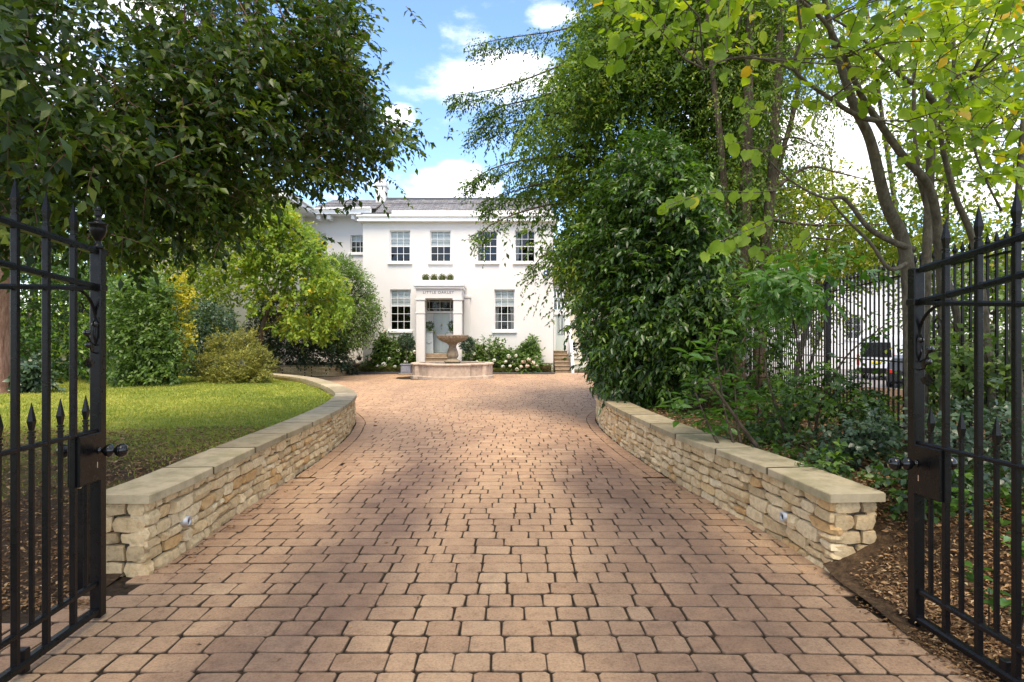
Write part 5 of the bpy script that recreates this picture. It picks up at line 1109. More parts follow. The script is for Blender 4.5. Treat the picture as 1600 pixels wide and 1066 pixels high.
    # bay trees
    def bay(label, X, Y, zc, r, box, seed):
        p = Plant('potted_bay_tree', label, 'potted tree', (X, Y, 0), seed); rg = p.rng; n = 420; v = unit(rg.normal(0, 1, (n, 3))); A = np.array((X, Y, zc))+v*(r*rg.uniform(.55, .95, n))[:, None]; p.cent = np.array((X, Y, zc)); p.twigs(A, rg.normal(0, .1, n), 5, .1, .085, .38, 'quad', .0, 1.0, .4); p.wood.tube([(X, Y, .4), (X+.01, Y, .8), (X, Y, zc)], [.022, .02, .018], 8); p.done('leaf_bluegreen', 'bark_grey')
        mb = MB(); mb.bbox(X-box, X+box, Y-box, Y+box, .07, .46, .012); t = mb.build('planter', M['lead_box'], p.root); mb = MB(); mb.bbox(X-box-.03, X+box+.03, Y-box-.03, Y+box+.03, .43, .475, .01); mb.bbox(X-box+.05, X+box-.05, Y-box-.012, Y-box+.01, .14, .38, .008); mb.build('rim', M['lead_box'], t); mb = MB(); mb.bbox(X-box-.09, X+box+.09, Y-box-.09, Y+box+.09, -.01, .068, .01); mb.build('plinth', M['step_stone'], p.root)
    bay('standard bay tree in a lead-grey square planter left of the fountain', -4.53, 26.7, 1.42, .33, .2, 75); bay('standard bay tree partly hidden behind the fountain, right of the portico', -1.93, 26.9, 1.30, .30, .2, 76)
    # ball shrubs on pedestals inside the portico
    def urn(label, X, Y, seed):
        p = Plant('door_planter', label, 'planter', (X, Y, .9), seed); rg = p.rng; n = 200; v = unit(rg.normal(0, 1, (n, 3))); c = np.array((X, Y, 2.16)); A = c+v*(.17*rg.uniform(.6, 1, n))[:, None]; p.cent = c; p.twigs(A, rg.normal(0, .1, n), 4, .06, .06, .45, 'quad', .0, 1, .4)
        n = 60; A = np.stack([X+rg.normal(0, .1, n), Y+rg.normal(0, .08, n), np.full(n, 1.86)], 1); p.cent = np.array((X, Y, 1.7)); p.twigs(A, rg.normal(0, .1, n), 4, .12, .07, .4, 'quad', .2, .9, .8); p.wood.tube([(X, Y, 1.8), (X, Y, 2.1)], .014, 6); p.done('leaf_shrub', 'bark_grey', 0, 'foliage', 'stem')
        mb = MB(); vs = []
        for z, h in ((.905, .19), (1.84, .155)): vs += [(X-h, Y-h, z), (X+h, Y-h, z), (X+h, Y+h, z), (X-h, Y+h, z)]
        mb.add(vs, [(0, 1, 2, 3), (4, 5, 6, 7), (0, 1, 5, 4), (1, 2, 6, 5), (2, 3, 7, 6), (3, 0, 4, 7)]); t = mb.build('pedestal', M['grey_stone'], p.root); mb = MB(); mb.bbox(X-.18, X+.18, Y-.18, Y+.18, 1.842, 1.88, .008); mb.build('rim', M['grey_stone'], t)
        mb = MB(); mb.tube([(X-.11, Y-.18, 1.42), (X, Y-.185, 1.35), (X+.11, Y-.18, 1.42)], .022, 6); mb.build('swag', M['grey_stone'], t)
    urn('pale grey pedestal planter with a leafy ball left of the front door', -3.74, 28.35, 77); urn('pale grey pedestal planter with a leafy ball right of the front door', -2.72, 28.35, 78)
    for i, (x, w) in enumerate(((665.2, 'leftmost'), (678.4, 'second from left'), (691, 'third from left'), (703.2, 'rightmost'))):
        Y = 27.85; X = (x-800)*Y/FPX; p = Plant('topiary_ball', f'{w} of the four clipped box balls on the portico roof', 'topiary', (X, Y, 4.1), 80+i, 'box balls on the portico'); rg = p.rng; n = 420; v = unit(rg.normal(0, 1, (n, 3))); c = np.array((X, Y, 4.27)); A = c+v*np.array([.155, .155, .165]); A = A[A[:, 2] > 4.13]; p.cent = c; p.twigs(A, rg.normal(0, .08, len(A)), 3, .02, .03, .6, 'quad', .0, .9, .6); p.wood.lathe((X, Y, 4.13), [(.12, 0), (.135, .12), (.10, .22), (.03, .27)], 14); p.done('leaf_box', 'leaf_box', 0, 'foliage', 'inner_mass')
    mb = MB(); mb.bbox(-4.0, -2.66, 27.7, 28.0, 4.08, 4.135, .006); t = mb.build('trough', M['lead_flash']); tag(t, 'thin dark trough under the box balls on the portico', 'trough')
    t = empty('hanging_pot', (-6.98, 28.6, .55), 'small dark trailing plant pot on the white corner near the ground', 'plant pot'); mb = MB(); mb.lathe((-7.0, 28.6, .55), [(.05, 0), (.10, .05), (.12, .16), (.10, .16)], 12); mb.build('pot', M['bark_red'], t, True); A = np.array([(-7.0, 28.6, .72)])+rng.normal(0, .07, (90, 3)); link('foliage', leaf_mesh('foliage', A, rng.normal(0, 1, (90, 3)), rng.normal(0, 1, (90, 3)), np.full(90, .08), .4, 'quad', rng.uniform(0, .5, 90)), M['leaf_bluegreen'], t, 'stuff')
front_plants()

def right_plants():
    # large drooping evergreen between drive and railings
    D = 13.2; bx, by = 3.95, 13.4; p = Plant('yew_tree', 'large dark tree with drooping side branches reaching over the court', 'tree', (bx, by, .35), 101); rg = p.rng
    A, tb = p.sample([(905, 0), (935, -60), (1000, -330), (1300, -330), (1290, -60), (1230, 60), (1200, 250), (1170, 420), (1120, 470), (930, 480), (872, 440), (846, 385), (815, 335), (785, 292), (796, 245), (800, 200), (840, 165), (860, 120), (905, 70)], lambda x, y: 12.6+0*x, 1.9, 1700, .34, 10, .10, 1.1, gnoise(.02, 7)); cl = p.clumps
    p.cent = np.array((3.8, 13.6, 4.2)); p.twigs(A, tb, 9, .36, .088, .46, 'quad', .6, .55, .48, sticks=.12)
    A, tb = p.sample([(905, 60), (960, -40), (1160, -60), (1210, 100), (1180, 330), (1100, 420), (940, 420), (870, 380), (850, 300), (880, 200)], 12.9, 1.6, 900, .30, 10, .10, .8, gnoise(.02, 17)); p.cent = np.array((3.8, 13.6, 4.2)); p.twigs(A, tb, 8, .32, .105, .5, 'quad', .55, .6, .50)
    A, tb = p.sample([(860, 120), (930, 0), (1160, -60), (1230, 100), (1190, 420), (1100, 460), (900, 440), (820, 360), (810, 260)], 15.0, .8, 420, .40, 9, .05, 1.0); p.cent = np.array((3.8, 15.6, 4.2)); p.twigs(A, tb, 7, .4, .15, .5, 'quad', .55, .6, .35)
    trunk = [(bx, by, .1), (bx-.05, by, 1.5), (bx-.02, by-.1, 3.2), (bx+.05, by, 5.5), (bx+.2, by, 8.5), (bx+.2, by, 11)]
    br = [[(1010, 30, 13.2), (930, 36, 12.9), (860, 50, 12.5), (790, 60, 12.2), (738, 72, 12)], [(1000, 70, 13), (930, 80, 12.6), (870, 105, 12.3), (800, 132, 12), (745, 145, 11.8), (704, 149, 11.6)],
          [(960, 160, 13), (880, 175, 12.4), (800, 192, 12), (735, 205, 11.7)], [(960, 250, 13), (880, 245, 12.4), (810, 252, 12), (760, 268, 11.7), (732, 290, 11.5)], [(950, 330, 12.8), (880, 318, 12.2), (820, 330, 11.8), (770, 350, 11.5), (745, 372, 11.4)],
          [(960, 380, 12.6), (900, 385, 12), (850, 400, 11.6), (828, 425, 11.4)], [(930, 120, 12.8), (850, 150, 12.3), (790, 165, 12), (752, 180, 11.9)], [(970, 300, 12.9), (870, 285, 12.3), (800, 300, 11.9), (750, 318, 11.6)]]
    for b in br:
        lowb = b[-1][1] > 360
        q = spline(pp(b, D), 8); p.limbs.tube(list(q), list(np.linspace(.028, .005, len(q))), 5, False); n = 110 if lowb else 230; f = rg.random(n)**.8; i = (f*(len(q)-1)).astype(int); B = q[i]+rg.normal(0, .05, (n, 3)); B[:, 2] -= np.abs(rg.normal(0, .10, n)); s = p.cent; t = unit(np.stack([rg.normal(-.5, .4, n), rg.normal(0, .4, n), rg.normal(-.45, .4, n)], 1)); p.twigs(B, rg.normal(0, .1, n), 8, .26, .078, .44, 'quad', .3, .5, .42, dirs=t)
    p.grow(trunk, [.34, .28, .22, .17, .11, .05], pick(rg, cl, 110), .008, .016, .08); p.done('leaf_yew', 'bark')
    # laurel hanging over the wall
    D = lambda x, y: 12.0-.0105*np.clip(x-900, 0, 260)-.0*y
    p = Plant('laurel_bush', 'big glossy laurel bush spilling over the right wall coping', 'bush', (3.0, 11.6, .4), 102); rg = p.rng
    A, tb = p.sample([(882, 392), (905, 340), (930, 270), (985, 215), (1060, 210), (1110, 300), (1135, 430), (1138, 545), (1090, 600), (1070, 640), (1010, 648), (965, 622), (938, 602), (924, 555), (904, 505), (886, 450)], D, 1.15, 820, .24, 11, .10, 1.5, gnoise(.022, 12), .52)
    p.cent = np.array((3.1, 11.9, 2.0)); p.twigs(A, tb, 7, .26, .115, .44, 'lance', .5, .7, .42, sticks=.2)
    p.grow([(3.0, 11.6, .3), (2.9, 11.5, 1.0), (2.8, 11.4, 1.9), (2.7, 11.4, 3.2)], [.09, .075, .05, .02], pick(rg, p.clumps, 70), .006, .016); p.done('leaf_laurel', 'bark', 300, 'crown', 'trunk', 8.0)
    # young laurel with large bright leaves behind the coping
    p = Plant('young_laurel', 'young laurel with big bright green leaves behind the coping', 'shrub', (2.12, 5.75, .40), 103); rg = p.rng; b = np.array((2.12, 5.75, .36))
    heads = [(1128, 508, 6.3, 5), (1104, 532, 6.25, 7), (1096, 548, 6.2, 8), (1122, 540, 6.3, 7), (1075, 552, 6.1, 5), (1090, 590, 6.2, 6), (1130, 585, 6.2, 8), (1150, 600, 6.3, 7), (1112, 605, 6.1, 8), (1065, 612, 6.1, 7), (1052, 628, 6.0, 6), (1085, 628, 6.05, 9), (1110, 640, 6.0, 9), (1140, 628, 6.1, 9), (1158, 640, 6.2, 7), (1098, 660, 5.95, 6), (1128, 662, 6.0, 6), (1060, 648, 6.0, 5), (1168, 615, 6.3, 6)]
    ms = [pp([(1128, 705, 5.72), (1105, 660, 5.9), (1085, 610, 6.1)], 6), pp([(1150, 705, 5.75), (1132, 640, 6.0), (1118, 545, 6.2)], 6), pp([(1160, 708, 5.75), (1152, 660, 6.0), (1148, 605, 6.2)], 6)]; nodes = []
    for q in ms: q = spline(q, 6); p.wood.tube(list(q), list(np.linspace(.016, .006, len(q))), 6); nodes += list(q[4:])
    nodes = np.array(nodes)
    for hx, hy, d, n in heads:
        c = P(hx, hy, d); a0 = nodes[np.argmin(np.linalg.norm(nodes-c, axis=1)+.5*np.maximum(0, nodes[:, 2]-c[2]+.05))]; p.wood.tube([a0, a0*.5+c*.5+np.array((0, 0, -.015)), c], [.006, .005, .003], 4, False); w0 = rg.uniform(0, 6.3)
        for j in range(n):
            w = w0+j*2.4; e = rg.uniform(-.15, .45); dr = np.array((math.cos(w)*math.cos(e), math.sin(w)*math.cos(e), math.sin(e))); p.leaf(c-np.array((0, 0, .016*j)), dr, np.array((0, 0, 1.))+rg.normal(0, .3, 3)-dr*.2, .175*rg.uniform(.7, 1.15), np.clip(rg.normal(.55, .22), 0, 1), .38, 'long')
    p.done('leaf_bright', 'bark', 300, 'foliage', 'stem')
    # undergrowth shrubs of the bed
    sh = [('holly_shrub', 'small-leaved dark holly against the railings beside the big laurel', [(1130, 600), (1130, 480), (1165, 420), (1220, 440), (1240, 520), (1225, 610), (1180, 640)], 8.8, .7, 40, .060, 'leaf_laurel', 111, 40),
          ('holly_shrub', 'glossy holly shrub with bare dark stems behind the young laurel', [(1175, 690), (1172, 630), (1210, 590), (1260, 600), (1290, 640), (1280, 690), (1240, 700)], 6.6, .5, 24, .055, 'leaf_laurel', 112, 60),
          ('holly_shrub', 'silvery-green holly shrub low in front of the railings', [(1262, 720), (1280, 680), (1330, 655), (1390, 655), (1416, 690), (1410, 735), (1330, 745)], 5.3, .35, 26, .050, 'leaf_bluegreen', 113, 120),
          ('holly_shrub', 'holly shrub covering the lower railings near the parked van', [(1225, 640), (1235, 585), (1300, 570), (1350, 600), (1420, 625), (1425, 660), (1330, 660)], 6.0, .4, 20, .055, 'leaf_laurel', 114, 100),
          ('laurel_shrub', 'arching laurel with bright leaves across the railing tops', [(1165, 480), (1190, 425), (1250, 400), (1320, 398), (1380, 420), (1330, 440), (1290, 470), (1210, 490)], 7.2, .5, 12, .12, 'leaf_bright', 115, 160),
          ('privet_shrub', 'small-leaved shrub seen through the lower bars of the shrub gate', [(1440, 760), (1436, 670), (1480, 630), (1540, 640), (1620, 620), (1640, 760), (1540, 790)], 4.3, .45, 34, .046, 'leaf_bluegreen', 116, 200),
          ('privet_shrub', 'taller shrub seen through the upper bars of the shrub gate', [(1440, 650), (1450, 560), (1500, 520), (1600, 500), (1700, 520), (1700, 650), (1560, 650)], 5.6, .6, 62, .055, 'leaf_shrub', 117, 120),
          ('ivy_clump', 'low ivy clump on the soil right of the wall end', [(1385, 790), (1380, 740), (1420, 715), (1500, 735), (1510, 790), (1440, 810)], 4.15, .3, 22, .055, 'leaf_laurel', 118, 80),
          ('ivy_clump', 'trailing ivy along the back of the right coping', [(1180, 715), (1200, 690), (1280, 700), (1370, 745), (1385, 765), (1300, 745)], lambda x, y: 5.6-.008*np.clip(x-1190, 0, 250), .12, 12, .05, 'leaf_laurel', 119, 80)]
    for nm, lab, poly, D, T, n, L, mat, sd, no in sh:
        asp = .62 if nm != 'laurel_shrub' else .36
        shrub(nm, lab, poly, D, T, n, L, mat, sd, None, .11 if n < 70 else .18, 7, 6, .14 if nm != 'laurel_shrub' else .22, asp, 'lance' if nm != 'laurel_shrub' else 'long', .25, .5, no, 'ivy' if 'ivy' in nm else 'shrub', 'bark', 16, .12, None, None, .018, gnoise(.03, sd))
    # leaning dark stems in the bed
    for l, D, r, lab in (([(1262, 760), (1238, 700), (1205, 610), (1185, 520)], 6.0, .022, 'thin dark stem leaning left beside the glossy holly'), ([(1200, 735), (1165, 675), (1130, 625), (1100, 590)], 5.7, .024, 'thin dark stem leaning left across the young laurel'), ([(1272, 730), (1280, 640), (1320, 560), (1380, 510)], 5.9, .018, 'thin dark stem leaning right in front of the railings')):
        q = pp(l, D); q[0][2] = float(bed_z(q[0][0], q[0][1]))-.05; p = Plant('sapling', lab, 'sapling', q[0], 7); p.stems([q], [[r, r*.8, r*.5, r*.3]], 6); e = np.array(q[-1]); A = e+p.rng.normal(0, .12, (22, 3)); p.cent = e-.2; p.twigs(A, p.rng.normal(0, .1, 22), 5, .15, .06, .5, 'lance', .2, .6, .5); p.done('leaf_laurel', 'bark', 0, 'foliage', 'stem')
    # seedlings at the foot of the right gate
    for (x, y, d, lab) in ((1545, 905, 3.0, 'bright green seedling on the soil behind the gate, low'), (1590, 845, 2.95, 'broad-leaved seedling behind the outer gate bars'), (1470, 770, 3.6, 'small seedling on the litter behind the gate lock')):
        c = P(x, y, d); g = float(bed_z(c[0], c[1])); p = Plant('seedling', lab, 'seedling', (c[0], c[1], g), int(x)); rg = p.rng
        for q in range(3):
            e = c+rg.normal(0, .05, 3); p.wood.tube([(c[0], c[1], g), (c*.5+e*.5)*[1, 1, 0]+np.array((0, 0, (g+e[2])/2)), e], [.005, .004, .002], 4, False)
            for j in range(7):
                w = rg.uniform(0, 6.3); p.leaf(e-np.array((0, 0, .012*j)), np.array((math.cos(w), math.sin(w), .15)), np.array((0, 0, 1.))+rg.normal(0, .25, 3), rg.uniform(.07, .11), rg.uniform(.2, .8), .42, 'long')
        p.done('leaf_bright', 'twig', 60, 'foliage', 'stem')
    # hazel: many crooked stems, thin leaves against the light
    p = Plant('hazel_tree', 'multi-stemmed hazel with round yellow-green leaves above the shrub gate', 'tree', (3.35, 5.3, .4), 121); rg = p.rng; gz = 745
    L1 = [(1428, 740, 5.3), (1424, 560, 5.3), (1415, 394, 5.3), (1384, 316, 5.2), (1360, 220, 5.1), (1336, 169, 5.05), (1313, 100, 5), (1292, 20, 4.9), (1270, -120, 4.8)]
    L2 = [(1478, 740, 5.5), (1474, 520, 5.4), (1466, 366, 5.2), (1451, 292, 5.1), (1411, 244, 5), (1372, 189, 4.9), (1344, 146, 4.8), (1320, 90, 4.7), (1289, 35, 4.6), (1250, 0, 4.5), (1180, -60, 4.4)]
    L3 = [(1372, 189, 4.9), (1340, 181, 4.8), (1297, 154, 4.7), (1242, 110, 4.6), (1252, 59, 4.5), (1247, 10, 4.4), (1245, -60, 4.4)]
    L4 = [(1440, 730, 5.6), (1448, 400, 5.6), (1453, 280, 5.6), (1456, 197, 5.5), (1460, 165, 5.5), (1439, 138, 5.4), (1407, 118, 5.3), (1370, 83, 5.2), (1336, 51, 5.1), (1280, 16, 5), (1230, -20, 4.9)]
    L5 = [(1427, 390, 5.3), (1395, 378, 5.2), (1356, 355, 5.1), (1320, 311, 5), (1290, 310, 4.9), (1250, 292, 4.8), (1212, 262, 4.7), (1190, 235, 4.6)]
    L6 = [(1420, 410, 5.3), (1390, 420, 5.1), (1360, 380, 5), (1320, 340, 4.9), (1298, 313, 4.8)]
    L7 = [(1242, 110, 4.6), (1190, 92, 4.4), (1140, 92, 4.2), (1100, 108, 4.1)]
    L8 = [(1560, 740, 5.2), (1530, 420, 5.2), (1490, 300, 5.1), (1470, 200, 5), (1490, 120, 5), (1485, -50, 5)]
    L9 = [(1565, 330, 4.8), (1540, 280, 4.8), (1520, 220, 4.8), (1512, 130, 4.8)]
    L10 = [(1515, 700, 5.9), (1500, 520, 5.8), (1468, 400, 5.7), (1450, 330, 5.7), (1432, 250, 5.6), (1428, 120, 5.6), (1436, 60, 5.6), (1400, 0, 5.5)]
    L11 = [(1605, 720, 4.6), (1585, 520, 4.6), (1590, 330, 4.6), (1600, 180, 4.5)]
    L12 = [(1290, 154, 4.7), (1260, 205, 4.7), (1262, 205, 4.7), (1245, 212, 4.7)]
    for l, r in ((L1, [.075, .07, .065, .056, .048, .043, .036, .026, .018]), (L2, [.05, .048, .044, .04, .036, .032, .026, .022, .018, .014, .01]), (L3, [.026, .024, .02, .016, .014, .012, .008]), (L4, [.05, .046, .044, .04, .036, .03, .022, .016, .012, .01, .008]), (L5, [.035, .03, .025, .02, .012, .01, .008, .005]), (L6, [.025, .02, .016, .012, .007]), (L7, [.012, .011, .009, .006]), (L8, [.04, .035, .028, .022, .018, .012]), (L9, [.012, .01, .009, .006]), (L10, [.042, .04, .036, .03, .024, .018, .014, .01]), (L11, [.045, .04, .03, .022])):
        q = pp(l, 5); 
        if l[0][1] > 650: q[0][2] = float(bed_z(q[0][0], q[0][1]))-.1
        p.stems([q], [[v*.84 for v in r]], 8)
    poly = [(955, -60), (1720, -60), (1720, 330), (1560, 320), (1470, 270), (1380, 250), (1300, 215), (1225, 190), (1150, 120), (1060, 75), (985, 62)]
    A, tb = p.sample(poly, lambda x, y: 4.5+.0006*(x-1000), .85, 215, .16, 2, .1, 1.0, lambda x, y: np.where(((x-1290)/110)**2+((y-215)/100)**2 < 1, .12, 1)*gnoise(.02, 3)(x, y)); p.cent = np.array((2.6, 5.0, 2.2)); p.twigs(A, tb, 5, .34, .086, .84, 'round', .35, .5, .38, tvar=.2, nvar=.9, sticks=.9, face=(-.1, -.5, .8))
    tg = pick(rg, A, 60)
    nodes = np.vstack([np.array(pp(l, 5)) for l in (L1, L2, L3, L4, L7, L8, L9)])
    for t in tg:
        j = np.argmin(np.linalg.norm(nodes-t, axis=1)); a = nodes[j]; m1 = a*.6+t*.4+rg.normal(0, .05, 3); p.limbs.tube([a, m1, (m1+t)/2+rg.normal(0, .03, 3), t], [.008, .006, .004, .003], 4, False)
    top = [(900, -60), (1800, -60), (1700, -420), (1000, -420)]; A, tb = p.sample(top, 4.9, .9, 110, .25, 3); p.cent = np.array((2.6, 5.0, 2.2)); p.twigs(A, tb, 5, .34, .088, .92, 'round', .25, .5, .45, nvar=.6)
    q = rg.random((250, 3)); C = np.stack([-.9+4.2*q[:, 0], -3.0+6.8*q[:, 1]**1.25, 4.3+3.0*q[:, 2]], 1); A = np.repeat(C, 5, 0)+rg.normal(0, .32, (1250, 3)); A = A[A[:, 2]-HCAM > .62*A[:, 1]]; p.cent = np.array((2.6, 2.0, 3.0)); p.twigs(A, rg.normal(0, .1, len(A)), 6, .42, .11, .8, 'quad', .25, .5, .45, nvar=.4)  # leaf clumps out of view overhead, put in to keep the near paving shaded
    C = C[C[:, 2]-HCAM > .72*C[:, 1]]; e0 = np.array(P(1270, -120, 4.8)); p.grow([e0, e0*.6+np.array((1.9, 1.2, 5.6))*.4+np.array((0, 0, .5)), (1.9, 1.2, 5.9), (1.2, -1.0, 6.4)], [.03, .028, .022, .012], pick(rg, C, 40), .005, .010, .05)
    # the low spray that hangs nearest to the camera
    for l in ([(1240, 225, 4.4), (1200, 235, 4.2), (1160, 225, 4.0), (1130, 215, 3.9)], [(1250, 290, 4.5), (1190, 300, 4.2), (1120, 300, 3.9), (1060, 315, 3.7), (1030, 330, 3.6)], [(1235, 330, 4.4), (1180, 355, 4.1), (1140, 370, 3.9), (1105, 390, 3.8)], [(1140, 60, 4.2), (1060, 45, 4.0), (990, 55, 3.9), (965, 68, 3.85)], [(1230, 170, 4.5), (1190, 175, 4.3), (1150, 150, 4.2)], [(1300, 330, 4.8), (1250, 380, 4.5), (1180, 395, 4.3)]):
        q = spline(pp(l, 4), 6); p.limbs.tube(list(q), list(np.linspace(.006, .002, len(q))), 4, False)
        for j in range(3, len(q), 1):
            if rg.random() < .72: p.leaf(q[j]+rg.normal(0, .02, 3), unit(np.array((rg.normal(-.3, .6), rg.normal(0, .5), -.75))), np.array((rg.normal(0, .5), -1., .5)), .085*rg.uniform(.7, 1.15), np.clip(rg.normal(.45, .2), 0, .99), .85, 'round')
    p.done('leaf_hazel', 'bark_grey', 300, 'crown', 'trunk', 9)
    # slender grey trunks behind
    D = 10.6; p = Plant('slender_tree', 'slender tree with several straight grey trunks behind the laurel', 'tree', tuple(P(1160, 600, D)*np.array((1, 1, 0))+np.array((0, 0, .3))), 131); rg = p.rng
    p.stems([pp(l, D) for l in ([(1152, 620), (1156, 450), (1166, 280), (1170, 100), (1176, -120)], [(1185, 620), (1192, 440), (1204, 300), (1214, 140), (1226, -120)], [(1200, 330), (1222, 240), (1246, 140), (1262, -60)], [(1130, 620), (1136, 420), (1128, 250), (1110, 80), (1100, -80)])], [[.14, .12, .10, .08, .05], [.12, .10, .085, .07, .05], [.05, .045, .04, .03], [.09, .08, .06, .045, .03]], 10)
    A, tb = p.sample([(1080, -300), (1330, -300), (1320, 60), (1300, 260), (1260, 400), (1200, 470), (1120, 440), (1100, 200)], D+.1, 1.2, 420, .30, 9, .1, 1.0, gnoise(.03, 9)); p.cent = P(1180, 150, D); p.twigs(A, tb, 8, .38, .065, .44, 'quad', .6, .5, .55, sticks=.3); 
    for l in ([(1204, 300), (1260, 262), (1310, 270), (1370, 285)], [(1192, 340), (1250, 350), (1320, 352), (1400, 350)], [(1166, 260), (1230, 215), (1290, 235)], [(1200, 400), (1260, 372), (1330, 380)]): 
        q = spline(pp(l, D-.3), 6); p.limbs.tube(list(q), list(np.linspace(.035, .006, len(q))), 5, False); n = 40; i = rg.integers(2, len(q), n); B = q[i]+rg.normal(0, .1, (n, 3)); p.twigs(B, rg.normal(0, .1, n), 7, .32, .055, .36, 'quad', .7, .5, .5, sticks=.5)
    p.done('leaf_yew', 'bark')
    # pale wood beyond the railings
    def wood(label, poly, D, T, n, seed, base, L=.12, mat='leaf_wood', r0=.08, clump=.5):
        p = Plant('woodland_tree', label, 'tree', ((base-800)*D/FPX, D, -.3), seed); A, tb = p.sample(poly, D, T, int(n*2.0), clump, 10, .15, 1.0, gnoise(.028, seed)); p.twigs(A, tb, 7, .45, L*1.05, .65, 'quad', .3, .5, .55, tvar=.2, sticks=.06)
        b = np.array(((base-800)*D/FPX, D, -.5)); c = p.cent; p.grow([b, b*.55+c*.45, c, c*1.0+np.array((0, 0, 1.5))], [r0, r0*.8, r0*.5, r0*.2], pick(p.rng, p.clumps, 45), .010, .02); p.done(mat, 'bark_grey')
    wood('pale woodland tree rising left of the hazel stems', [(1200, 300), (1230, 250), (1330, 290), (1400, 330), (1410, 400), (1330, 425), (1210, 425)], 15, 1.5, 95, 141, 1225, .10)
    wood('sapling-thin woodland tree veiling the white building beyond the railings', [(1225, 470), (1240, 390), (1330, 370), (1420, 380), (1425, 440), (1340, 450), (1300, 520), (1250, 540)], 16, 1.0, 34, 148, 1240, .10, 'leaf_wood', .05, .35)
    wood('thin yellow-green woodland tree directly behind the hazel', [(1380, 60), (1450, -60), (1560, -60), (1560, 300), (1520, 430), (1400, 420), (1400, 250)], 13, 1.6, 100, 142, 1470, .10)
    wood('yellow-green woodland tree at the outer edge behind the shrub gate', [(1520, -40), (1760, -40), (1760, 480), (1540, 500), (1500, 420), (1560, 250)], 11, 1.4, 90, 143, 1610, .10)
    wood('tall thin woodland tree with pale high foliage above the slender trunks', [(1225, -260), (1460, -260), (1470, 120), (1340, 150), (1225, 110)], 17, 1.6, 80, 144, 1445, .11)
    wood('broad green tree beyond the end of the railings', [(1080, 330), (1180, 280), (1260, 340), (1240, 460), (1100, 500)], 24, 2.0, 80, 145, 1190, .15, 'leaf_shrub')
    wood('low dense tree seen between the gate bars on the far right', [(1430, 420), (1540, 400), (1720, 400), (1720, 640), (1440, 640)], 9.5, 1.2, 70, 146, 1570, .09, 'leaf_shrub')
    wood('pale green tree behind the cream outbuilding', [(858, 470), (862, 410), (890, 380), (960, 370), (960, 470)], 44, 2.5, 70, 147, 900, .28, 'leaf_wood', .2, .8)
right_plants()

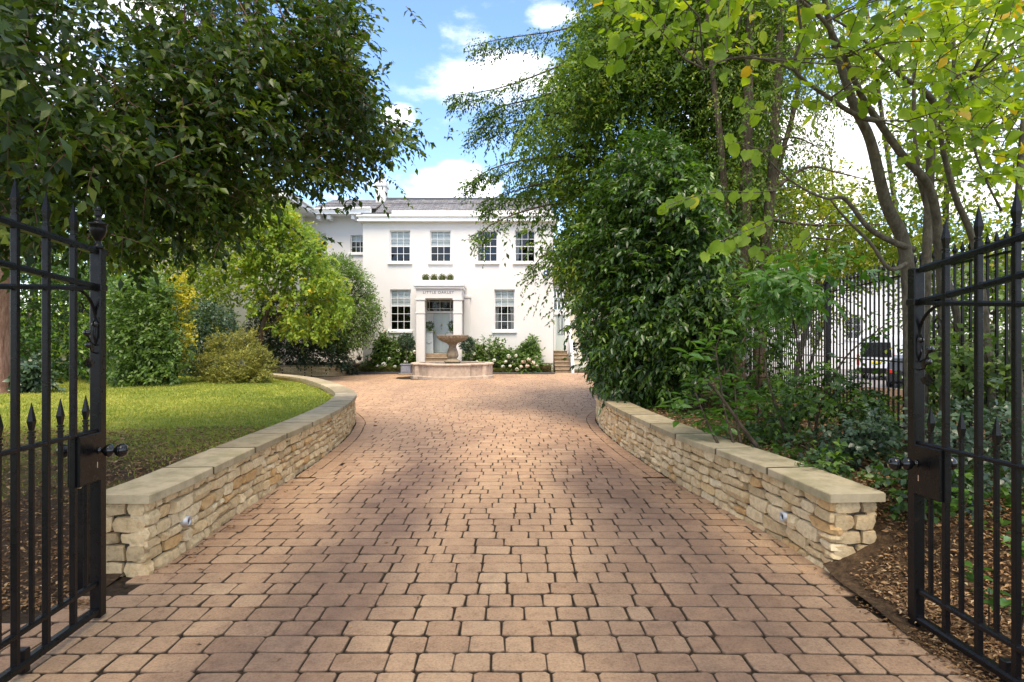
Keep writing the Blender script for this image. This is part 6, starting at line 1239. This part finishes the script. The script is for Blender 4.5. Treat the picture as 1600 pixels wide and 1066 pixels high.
# ------------------------------------------------------------------ grass, leaf litter, far trees
def ground_cover():
    rng = np.random.default_rng(77)
    n = 150000; x = rng.uniform(-15, -2.3, n); y = 4.6+13.6*rng.random(n)**1.25; q = np.stack([x, y], 1); poly = np.vstack([offset(LEFT_PATH, .36), [(-16, 19), (-16, 4.2), (-2.7, 4.2)]])
    k = inpoly(q, poly) & (np.abs(x*FPX/y) < 860) & (rng.random(n) < sstep(4.3, 7.6, y+1.2*np.sin(x*1.7+y)+rng.normal(0, .8, n))+.04); x, y = x[k], y[k]; n = len(x); z = lawn_z(x, y)-.004
    w = rng.uniform(0, 6.28, n); h = rng.uniform(.018, .045, n); wd = rng.uniform(.003, .006, n)*(1+y/9); lean = rng.normal(0, .5, (n, 2))*h[:, None]
    V = np.stack([np.stack([x-wd*np.cos(w), y-wd*np.sin(w), z], 1), np.stack([x+wd*np.cos(w), y+wd*np.sin(w), z], 1), np.stack([x+lean[:, 0], y+lean[:, 1], z+h], 1)], 1).reshape(-1, 3)
    t = np.clip(rng.normal(.45, .2, n)+.25*np.sin(x*.9+y*1.3)*np.sin(y*.7), 0, 1); link('grass', np_mesh('grass', V, np.arange(3*n).reshape(-1, 3), np.repeat(t, 3)), M['grass_blade'], None, 'stuff')
    def litter(name, n, xr, yr, poly, zf, seed, L, dens=None):
        r = np.random.default_rng(seed); x = r.uniform(*xr, n); y = yr[0]+(yr[1]-yr[0])*r.random(n)**1.4; k = inpoly(np.stack([x, y], 1), poly); k &= np.abs(x*FPX/y) < 900; x, y = x[k], y[k]; n = len(x); pos = np.stack([x, y, zf(x, y)+r.uniform(.008, .034, n)], 1); w = r.uniform(0, 6.28, n); d = np.stack([np.cos(w), np.sin(w), r.normal(0, .15, n)], 1); nr = np.array((0, 0, 1.))+r.normal(0, .35, (n, 3))
        link(name, leaf_mesh(name, pos, d, nr, L*r.uniform(.5, 1.5, n), .38, 'lance', np.clip(r.beta(1.6, 2.2, n), 0, 1)), M['litter'], None, 'stuff')
    litter('leaf_litter', 60000, (1.8, 8), (2.2, 14), np.vstack([offset(RIGHT_PATH, -.37), [(5.4, 16), (9, 16), (9, 2.0), (2.03, 2.0), (2.03, 3.7), (2.4, 3.85)]]), bed_z, 5, .036)
    litter('leaf_litter', 26000, (1.9, 4.2), (2.1, 4.8), np.vstack([[(2.03, 2.0), (2.03, 3.75), (2.36, 3.85), (2.33, 4.8), (4.2, 4.8), (4.2, 2.0)]]), bed_z, 8, .030)
    litter('leaf_litter', 18000, (-6, -2.35), (3.4, 7.5), np.vstack([offset(LEFT_PATH, .38)[:60], [(-7, 9), (-7, 3.3), (-2.45, 3.4)]]), lawn_z, 6, .034)
    r = np.random.default_rng(15); n = 30000; x = r.uniform(1.9, 6.5, n); y = 3.3+8*r.random(n)**1.3; nz = .5+.5*np.sin(x*2.1+y*1.3)*np.sin(y*2.4-x*1.1)+.25*np.sin(x*6+y*5)
    k = inpoly(np.stack([x, y], 1), np.vstack([offset(RIGHT_PATH, -.42), [(5.4, 16), (9, 16), (9, 3.3), (2.9, 3.5), (2.5, 4.0)]])) & (r.random(n) < np.clip(nz*1.3-.45, 0, 1)); x, y = x[k], y[k]; n = len(x); w = r.uniform(0, 6.28, n)
    link('ground_ivy', leaf_mesh('ground_ivy', np.stack([x, y, bed_z(x, y)+r.uniform(.01, .11, n)], 1), np.stack([np.cos(w), np.sin(w), r.normal(-.1, .25, n)], 1), np.array((0, -.15, 1.))+r.normal(0, .3, (n, 3)), r.uniform(.035, .07, n), .75, 'lance', np.clip(r.normal(.5, .2, n), 0, 1)), M['leaf_laurel'], None, 'stuff')
    # a few bits blown on to the paving, gathered along the walls and the edge of the bed
    r = np.random.default_rng(31); n = 900; y = r.uniform(2.2, 3.85, n); x = 2.04-np.abs(r.normal(0, .075, n)); x2 = -2.3-np.abs(r.normal(0, .5, 500)); y2 = 3.48-np.abs(r.normal(0, .06, 500)); x = np.concatenate([x, x2]); y = np.concatenate([y, y2]); n = len(x); w = r.uniform(0, 6.28, n)
    link('leaf_litter', leaf_mesh('leaf_litter', np.stack([x, y, np.full(n, .005)+r.uniform(0, .008, n)], 1), np.stack([np.cos(w), np.sin(w), r.normal(0, .12, n)], 1), np.array((0, 0, 1.))+r.normal(0, .3, (n, 3)), r.uniform(.01, .035, n), .4, 'lance', np.clip(r.beta(1.3, 2.6, n), 0, 1)), M['litter'], None, 'stuff')
    n = 260; s = rng.integers(0, 55, n); side = rng.random(n) < .5; pth = np.where(side[:, None], offset(LEFT_PATH, -.03)[s], offset(RIGHT_PATH, .03)[s]); off = np.abs(rng.normal(0, .10, n))*np.where(side, 1, -1); x = pth[:, 0]+off; y = pth[:, 1]+rng.normal(0, .06, n)
    x = np.concatenate([x, rng.uniform(-2, 2, 90)]); y = np.concatenate([y, rng.uniform(2.7, 14, 90)]); n = len(x); w = rng.uniform(0, 6.28, n)
    link('fallen_leaves', leaf_mesh('fallen_leaves', np.stack([x, y, np.full(n, .006)], 1), np.stack([np.cos(w), np.sin(w), rng.normal(0, .1, n)], 1), np.array((0, 0, 1.))+rng.normal(0, .2, (n, 3)), rng.uniform(.015, .045, n), .35, 'lance', rng.beta(1.5, 2.5, n)), M['litter'], None, 'stuff')
    # far belt of trees that closes the horizon
    n = 42000; a = rng.uniform(-1.25, 1.25, n); d = rng.uniform(60, 95, n); x = d*np.tan(a*.9); y = d; top = 7+2.5*np.sin(x*.13)+2*np.sin(x*.31+1)+1.2*np.sin(x*.7); zz = top*rng.random(n)**.7-.6; k = (np.abs(x) < 120); x, y, zz = x[k], y[k], zz[k]; n = len(x)
    link('far_trees', leaf_mesh('far_trees', np.stack([x, y, zz], 1), rng.normal(0, 1, (n, 3)), rng.normal(0, 1, (n, 3))+np.array((0, -.3, .6)), rng.uniform(.5, 1.3, n), .6, 'quad', np.clip(rng.normal(.4, .2, n), 0, 1)), M['leaf_wood'], None, 'stuff')
ground_cover()
